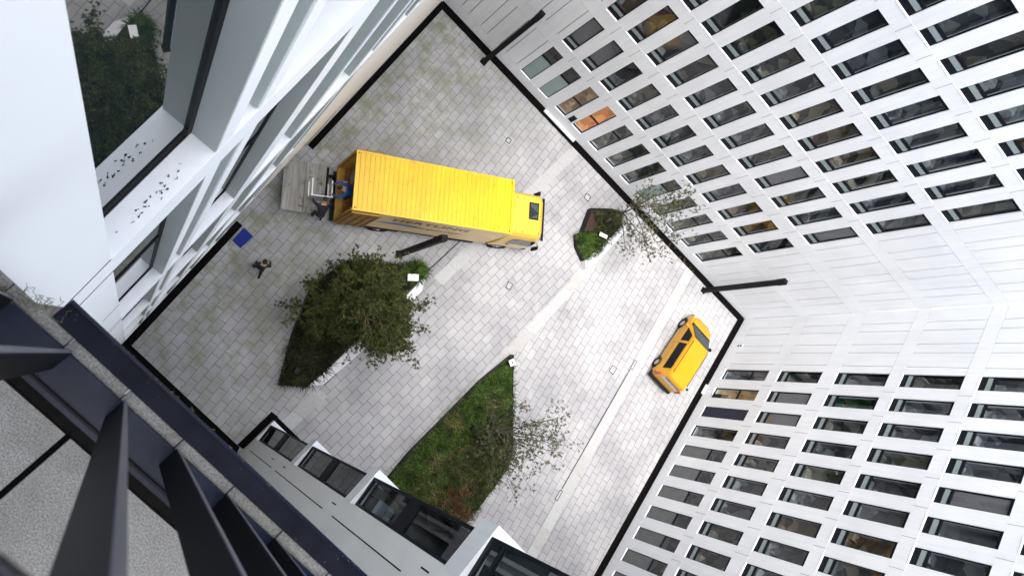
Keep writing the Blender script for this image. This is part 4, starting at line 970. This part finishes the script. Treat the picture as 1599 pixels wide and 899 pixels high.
# ------------------------------------------------------------------ people
def person(base, rz, J, mats, label):
    """J: dict of joints in local metres (x forward). Body grown with a skin modifier."""
    root = empty('person', base, rz, label=label, cat='person')
    names = list(J.keys()); idx = {n_: i for i, n_ in enumerate(names)}
    E_ = [('pelvis', 'waist'), ('waist', 'chest'), ('chest', 'neck'), ('neck', 'head'), ('head', 'crown')]
    for s in 'LR':
        E_ += [('pelvis', 'hip' + s), ('hip' + s, 'knee' + s), ('knee' + s, 'ankle' + s), ('ankle' + s, 'toe' + s), ('chest', 'sh' + s), ('sh' + s, 'el' + s), ('el' + s, 'wr' + s), ('wr' + s, 'hand' + s)]
    rad = {'pelvis': (.155, .125), 'waist': (.145, .11), 'chest': (.175, .125), 'neck': (.06, .06), 'head': (.095, .105), 'crown': (.075, .085), 'hip': (.10, .10), 'knee': (.068, .068), 'ankle': (.048, .048), 'toe': (.045, .035), 'sh': (.075, .075), 'el': (.052, .052), 'wr': (.036, .036), 'hand': (.036, .025)}
    me = bpy.data.meshes.new('body'); me.from_pydata([J[n_][0] if isinstance(J[n_][0], tuple) else J[n_] for n_ in names], [(idx[a], idx[b_]) for a, b_ in E_], [])
    o = bpy.data.objects.new('body_tmp', me); COL.objects.link(o)
    o.modifiers.new('s', 'SKIN'); sv = me.skin_vertices[0].data
    for n_ in names:
        k = n_.rstrip('LR') if n_ not in ('pelvis',) else n_
        sv[idx[n_]].radius = rad.get(k, rad.get(n_, (.06, .06))); sv[idx[n_]].use_root = (n_ == 'pelvis')
    ss = o.modifiers.new('u', 'SUBSURF'); ss.levels = 2; ss.render_levels = 2
    dg = bpy.context.evaluated_depsgraph_get(); dg.update(); m2 = bpy.data.meshes.new_from_object(o.evaluated_get(dg)); bpy.data.objects.remove(o)
    m2.materials.clear()
    order = ['skin', 'jacket', 'trouser', 'shoe', 'hair']
    for k in order: m2.materials.append(mats.get(k, MAT['skin']))
    lab = {}
    for n_ in names:
        k = n_.rstrip('LR') if n_ != 'pelvis' else n_
        lab[n_] = {'head': 0, 'crown': 4, 'hand': 0, 'neck': 0, 'knee': 2, 'hip': 2, 'pelvis': 2, 'ankle': 2, 'toe': 3}.get(k, 1)
    PV = {n_: Vector(J[n_]) for n_ in names}
    for p in m2.polygons:
        c_ = p.center; best = min(names, key=lambda n_: (PV[n_] - c_).length); p.material_index = lab[best]; p.use_smooth = True
    b_ = bpy.data.objects.new('body', m2); COL.objects.link(b_); b_.parent = root
    # hair cap, nose, ears, fingers
    hd = PV['head']; cr = PV['crown']; up = (cr - hd).normalized(); hc = MB()
    fw = Vector((1, 0, 0)); fw = (fw - up * fw.dot(up)).normalized(); sd_ = up.cross(fw)
    rows = []
    for i in range(6):
        th = i / 5 * 1.45
        rows.append([cr - up * .015 + up * cos(th) * .105 + (fw * cos(2 * pi * j / 12) * (.118) + sd_ * sin(2 * pi * j / 12) * .098) * sin(th) - fw * .012 for j in range(12)])
    for a, c2 in zip(rows[:-1], rows[1:]):
        for j in range(12): hc.quadv([a[j], a[(j + 1) % 12], c2[(j + 1) % 12], c2[j]])
    hc.build('hair', mats.get('hair', MAT['hair']), root, smooth=True)
    fc = MB(); fc.tube(hd + fw * .095 + up * .03, hd + fw * .125 - up * .005, .012, .016, 6)
    for s in (-1, 1): fc.tube(hd + sd_ * s * .09, hd + sd_ * s * .108, .026, .022, 8)
    fc.build('nose_and_ears', MAT['skin'], root)
    ey = MB()
    for s in (-1, 1): ey.tube(hd + fw * .095 + sd_ * s * .035 + up * .035, hd + fw * .106 + sd_ * s * .035 + up * .035, .011, .009, 8)
    ey.build('eyes', MAT['dark'], root)
    for s in 'LR':
        h_ = PV['hand' + s]; d = (h_ - PV['wr' + s]).normalized(); sd2 = d.cross(Vector((0, 0, 1))).normalized(); fg = MB()
        for k, (o_, L_) in enumerate(((-.028, .065), (-.010, .078), (.010, .072), (.028, .058))):
            a = h_ + d * .02 + sd2 * o_; m_ = a + d * L_ * .55 + Vector((0, 0, -.008)); e2 = m_ + d * L_ * .35 + Vector((0, 0, -.025)); fg.tube(a, m_, .0095, .009, 6); fg.tube(m_, e2, .009, .007, 6)
        a = h_ - d * .02 + sd2 * (.032 if s == 'L' else -.032); fg.tube(a, a + d * .035 + sd2 * (.03 if s == 'L' else -.03), .011, .008, 6)
        fg.build('fingers', MAT['skin'], root)
    return root
J3 = dict(pelvis=(0, 0, .92), waist=(.03, 0, 1.08), chest=(.08, 0, 1.34), neck=(.12, 0, 1.50), head=(.17, 0, 1.62), crown=(.18, 0, 1.70),
          hipL=(0, .09, .88), kneeL=(.20, .09, .50), ankleL=(.22, .10, .09), toeL=(.37, .11, .045), hipR=(0, -.09, .88), kneeR=(-.10, -.09, .50), ankleR=(-.32, -.10, .14), toeR=(-.24, -.11, .045),
          shL=(.08, .19, 1.42), elL=(-.06, .30, 1.17), wrL=(.05, .33, .97), handL=(.10, .33, .90), shR=(.08, -.19, 1.42), elR=(.10, -.31, 1.15), wrR=(.30, -.28, 1.05), handR=(.38, -.26, 1.03))
person((1.52, 5.42, .008), R_(118), J3, dict(jacket=MAT['jacket_black'], trouser=MAT['jacket_black'], shoe=MAT['shoe'], hair=MAT['hair']), 'person in black clothes walking across the paving near the blue mat')
# mover in blue bending out of the container
JB = dict(pelvis=(-.10, 0, .90), waist=(-.02, 0, 1.05), chest=(.20, 0, 1.20), neck=(.36, 0, 1.26), head=(.48, 0, 1.28), crown=(.54, 0, 1.35),
          hipL=(-.10, .09, .86), kneeL=(.02, .11, .48), ankleL=(-.10, .12, .09), toeL=(.06, .13, .045), hipR=(-.10, -.09, .86), kneeR=(.02, -.11, .48), ankleR=(-.18, -.12, .09), toeR=(-.02, -.13, .045),
          shL=(.24, .19, 1.22), elL=(.46, .33, 1.05), wrL=(.66, .22, .92), handL=(.74, .18, .90), shR=(.24, -.19, 1.22), elR=(.46, -.33, 1.05), wrR=(.66, -.22, .92), handR=(.74, -.18, .90))
person(T(.30, -.10, Z0 + .075), TA + pi, JB, dict(jacket=MAT['jacket_blue'], trouser=MAT['trouser_navy'], shoe=MAT['shoe'], hair=MAT['hair']), 'person in a blue jacket bending out of the container to grip the table')
JC = dict(pelvis=(-.12, 0, .86), waist=(-.03, 0, 1.02), chest=(.17, 0, 1.20), neck=(.31, 0, 1.30), head=(.41, 0, 1.38), crown=(.45, 0, 1.46),
          hipL=(-.12, .10, .84), kneeL=(.10, .14, .48), ankleL=(-.04, .17, .09), toeL=(.12, .19, .045), hipR=(-.12, -.10, .84), kneeR=(.06, -.14, .48), ankleR=(-.16, -.17, .09), toeR=(0, -.2, .045),
          shL=(.2, .2, 1.24), elL=(.36, .34, 1.02), wrL=(.52, .34, .86), handL=(.56, .33, .80), shR=(.2, -.2, 1.24), elR=(.36, -.34, 1.02), wrR=(.52, -.34, .86), handR=(.56, -.33, .80))
person(T(-.74, -1.06, 1.03), TA + R_(90), JC, dict(jacket=MAT['jacket_black'], trouser=MAT['jacket_black'], shoe=MAT['shoe'], hair=MAT['hair']), 'person in dark clothes on the tail lift steadying the white table')

# ------------------------------------------------------------------ yellow van (local: x forward, y left)
VA = R_(90 - 3.0)
van = empty('delivery_van', (20.60, 16.15, 0), VA, label='small yellow delivery van parked beside the right hand wall', cat='van')
HW = .82; XR, XF = -2.16, 2.14
def vsec(x, zlo, zbelt, zr, wb, wt):
    return [(x, -wb * .94, zlo), (x, -wb, zlo + .22), (x, -wb, zbelt - .12), (x, -wb * .97, zbelt), (x, -wt, zr - .09), (x, -wt * .88, zr), (x, wt * .88, zr), (x, wt, zr - .09), (x, wb * .97, zbelt), (x, wb, zbelt - .12), (x, wb, zlo + .22), (x, wb * .94, zlo)]
secs = [vsec(XR, .42, 1.00, 1.60, HW * .88, .60), vsec(XR + .08, .30, 1.02, 1.74, HW * .97, .63), vsec(XR + .5, .28, 1.04, 1.79, HW, .65), vsec(-.6, .26, 1.03, 1.80, HW, .655), vsec(.35, .26, 1.02, 1.77, HW, .645), vsec(.50, .26, 1.01, 1.71, HW, .61),
        vsec(1.34, .26, .985, 1.08, HW, .74), vsec(1.75, .28, .86, .98, HW * .98, .72), vsec(2.02, .32, .72, .82, HW * .86, .60), vsec(XF, .40, .60, .66, HW * .66, .45)]
bd = loft(secs).build('body', MAT['van_yellow'], van, smooth=True)
bd.data.set_sharp_from_angle(angle=R_(38)) if hasattr(bd.data, 'set_sharp_from_angle') else None
gl = MB(); gl.hexa([(.52, -.56, 1.715), (.52, .56, 1.715), (1.32, .71, 1.10), (1.32, -.71, 1.10)], [(.54, -.56, 1.735), (.54, .56, 1.735), (1.35, .71, 1.12), (1.35, -.71, 1.12)]); gl.build('windscreen', MAT['vanglass'], van)
gl = MB(); gl.box(1.28, 1.42, -.74, .74, 1.06, 1.10); gl.build('wiper_cowl', MAT['dark'], van)
for s in (-1, 1):
    def sidept(x, z): # y on body side between belt and roof
        f = (z - 1.03) / (1.70 - 1.03); return s * (HW * .97 + (.655 - HW * .97) * f + .012)
    def sq(name, x0, x1, x2, x3, z0, z1, mat):
        q = MB(); q.hexa([(x0, sidept(x0, z0), z0), (x1, sidept(x1, z0), z0), (x2, sidept(x2, z1), z1), (x3, sidept(x3, z1), z1)],
                         [(x0, sidept(x0, z0) + s * .006, z0), (x1, sidept(x1, z0) + s * .006, z0), (x2, sidept(x2, z1) + s * .006, z1), (x3, sidept(x3, z1) + s * .006, z1)]); return q.build(name, mat, van)
    sq('side_window', .12, 1.02, .52, .14, 1.07, 1.60, MAT['darkglass'])
    sq('side_window', -1.75, -.02, -.04, -1.70, 1.09, 1.60, MAT['darkglass'])
    wheel(van, 1.36, s * (HW - .10), .31, .20, s); wheel(van, -1.38, s * (HW - .10), .31, .20, s)
    for xx in (1.36, -1.38):
        ar = MB()
        for i in range(10):
            a0 = pi * (i - .3) / 9.4; a1_ = pi * (i + .7) / 9.4
            ar.hexa([(xx + cos(a) * r_, s * y_, .31 + sin(a) * r_) for a, r_, y_ in ((a0, .33, HW - .22), (a1_, .33, HW - .22), (a1_, .33, HW + .012), (a0, .33, HW + .012))], [(xx + cos(a) * r_, s * y_, .31 + sin(a) * r_) for a, r_, y_ in ((a0, .37, HW - .22), (a1_, .37, HW - .22), (a1_, .37, HW + .012), (a0, .37, HW + .012))])
        ar.build('wheel_arch', MAT['dark'], van)
    mr = MB(); mr.box(.92, 1.06, s * 1.0 - .10, s * 1.0 + .10, 1.06, 1.22); mr.build('mirror', MAT['dark' if s < 0 else 'van_yellow'], van, bevel=.03)
    rl = MB(); rl.box(-1.85, .3, s * .57 - .014, s * .57 + .014, 1.79, 1.81); rl.build('roof_rail', MAT['dark'], van)
    dj = MB(); dj.box(-.01, .006, min(s * (HW - .02), s * (HW + .002)), max(s * (HW - .02), s * (HW + .002)), .45, 1.0); dj.box(-1.2, .0, min(s * (HW - .02), s * (HW + .003)), max(s * (HW - .02), s * (HW + .003)), .76, .775); dj.build('door_gap', MAT['dark'], van)
    MB().box(1.80, 2.02, s * .58 - .14, s * .58 + .14, .80, .86).build('headlight', MAT['silver'], van, bevel=.01)
    MB().box(XR - .0, XR + .10, s * .80 - .05, s * .80 + .05, .80, 1.25).build('tail_light', MAT['redink'], van, bevel=.01)
textmesh('emblem', 'B', .2, MAT['redink'], van, (-1.98, HW + .008, .62), (R_(90), 0, R_(180)), .004, 1.0, .02)
gl = MB(); gl.hexa([(XR - .006, -.6, 1.12), (XR - .006, .6, 1.12), (XR + .035, .52, 1.62), (XR + .035, -.52, 1.62)], [(XR - .02, -.6, 1.12), (XR - .02, .6, 1.12), (XR + .02, .52, 1.62), (XR + .02, -.52, 1.62)]); gl.build('rear_sign_panel', MAT['silver'], van)
textmesh('lettering', 'HERTLING', .22, MAT['ink'], van, (XR - .022, .52, 1.30), (R_(88), 0, R_(-90)), .003, 1.0, .003)
MB().box(XR - .09, XR + .25, -.80, .80, .30, .52).build('bumper', MAT['dark'], van, bevel=.03)
MB().box(1.95, XF + .03, -.62, .62, .30, .46).build('front_grille', MAT['dark'], van, bevel=.02)
tag(MB().tube((22.45, 15.0, .0), (22.45, 15.0, .05), .07, .06, 10).build('dark_spot', MAT['channel']), 'small dark spot on the paving right of the van', 'debris')

fl_ = MB(); rf2 = random.Random(44)
for i in range(150):
    cxy = rf2.choice([(4.5, 5), (8, 7), (13.5, 14.5), (16, 5), (12, 12), (5, 17), (19, 17)]); x = cxy[0] + rf2.gauss(0, 2.2); y = cxy[1] + rf2.gauss(0, 2.2)
    if x < .2 or x > 22.8 or y < 1.6 or y > 20.2: continue
    a = rf2.uniform(0, 6.28); r = rf2.uniform(.018, .04); fl_.quadv([(x + cos(a + k * pi / 2) * r * (1 if k % 2 else .5), y + sin(a + k * pi / 2) * r * (1 if k % 2 else .5), .014 + (k % 2) * .008) for k in range(4)])
tag(fl_.build('fallen_leaves', MAT['russet']), 'small brown leaves scattered over the paving', 'leaves', kind='stuff')
S.render.engine = 'CYCLES'
S.cycles.max_bounces = 8; S.cycles.transparent_max_bounces = 12
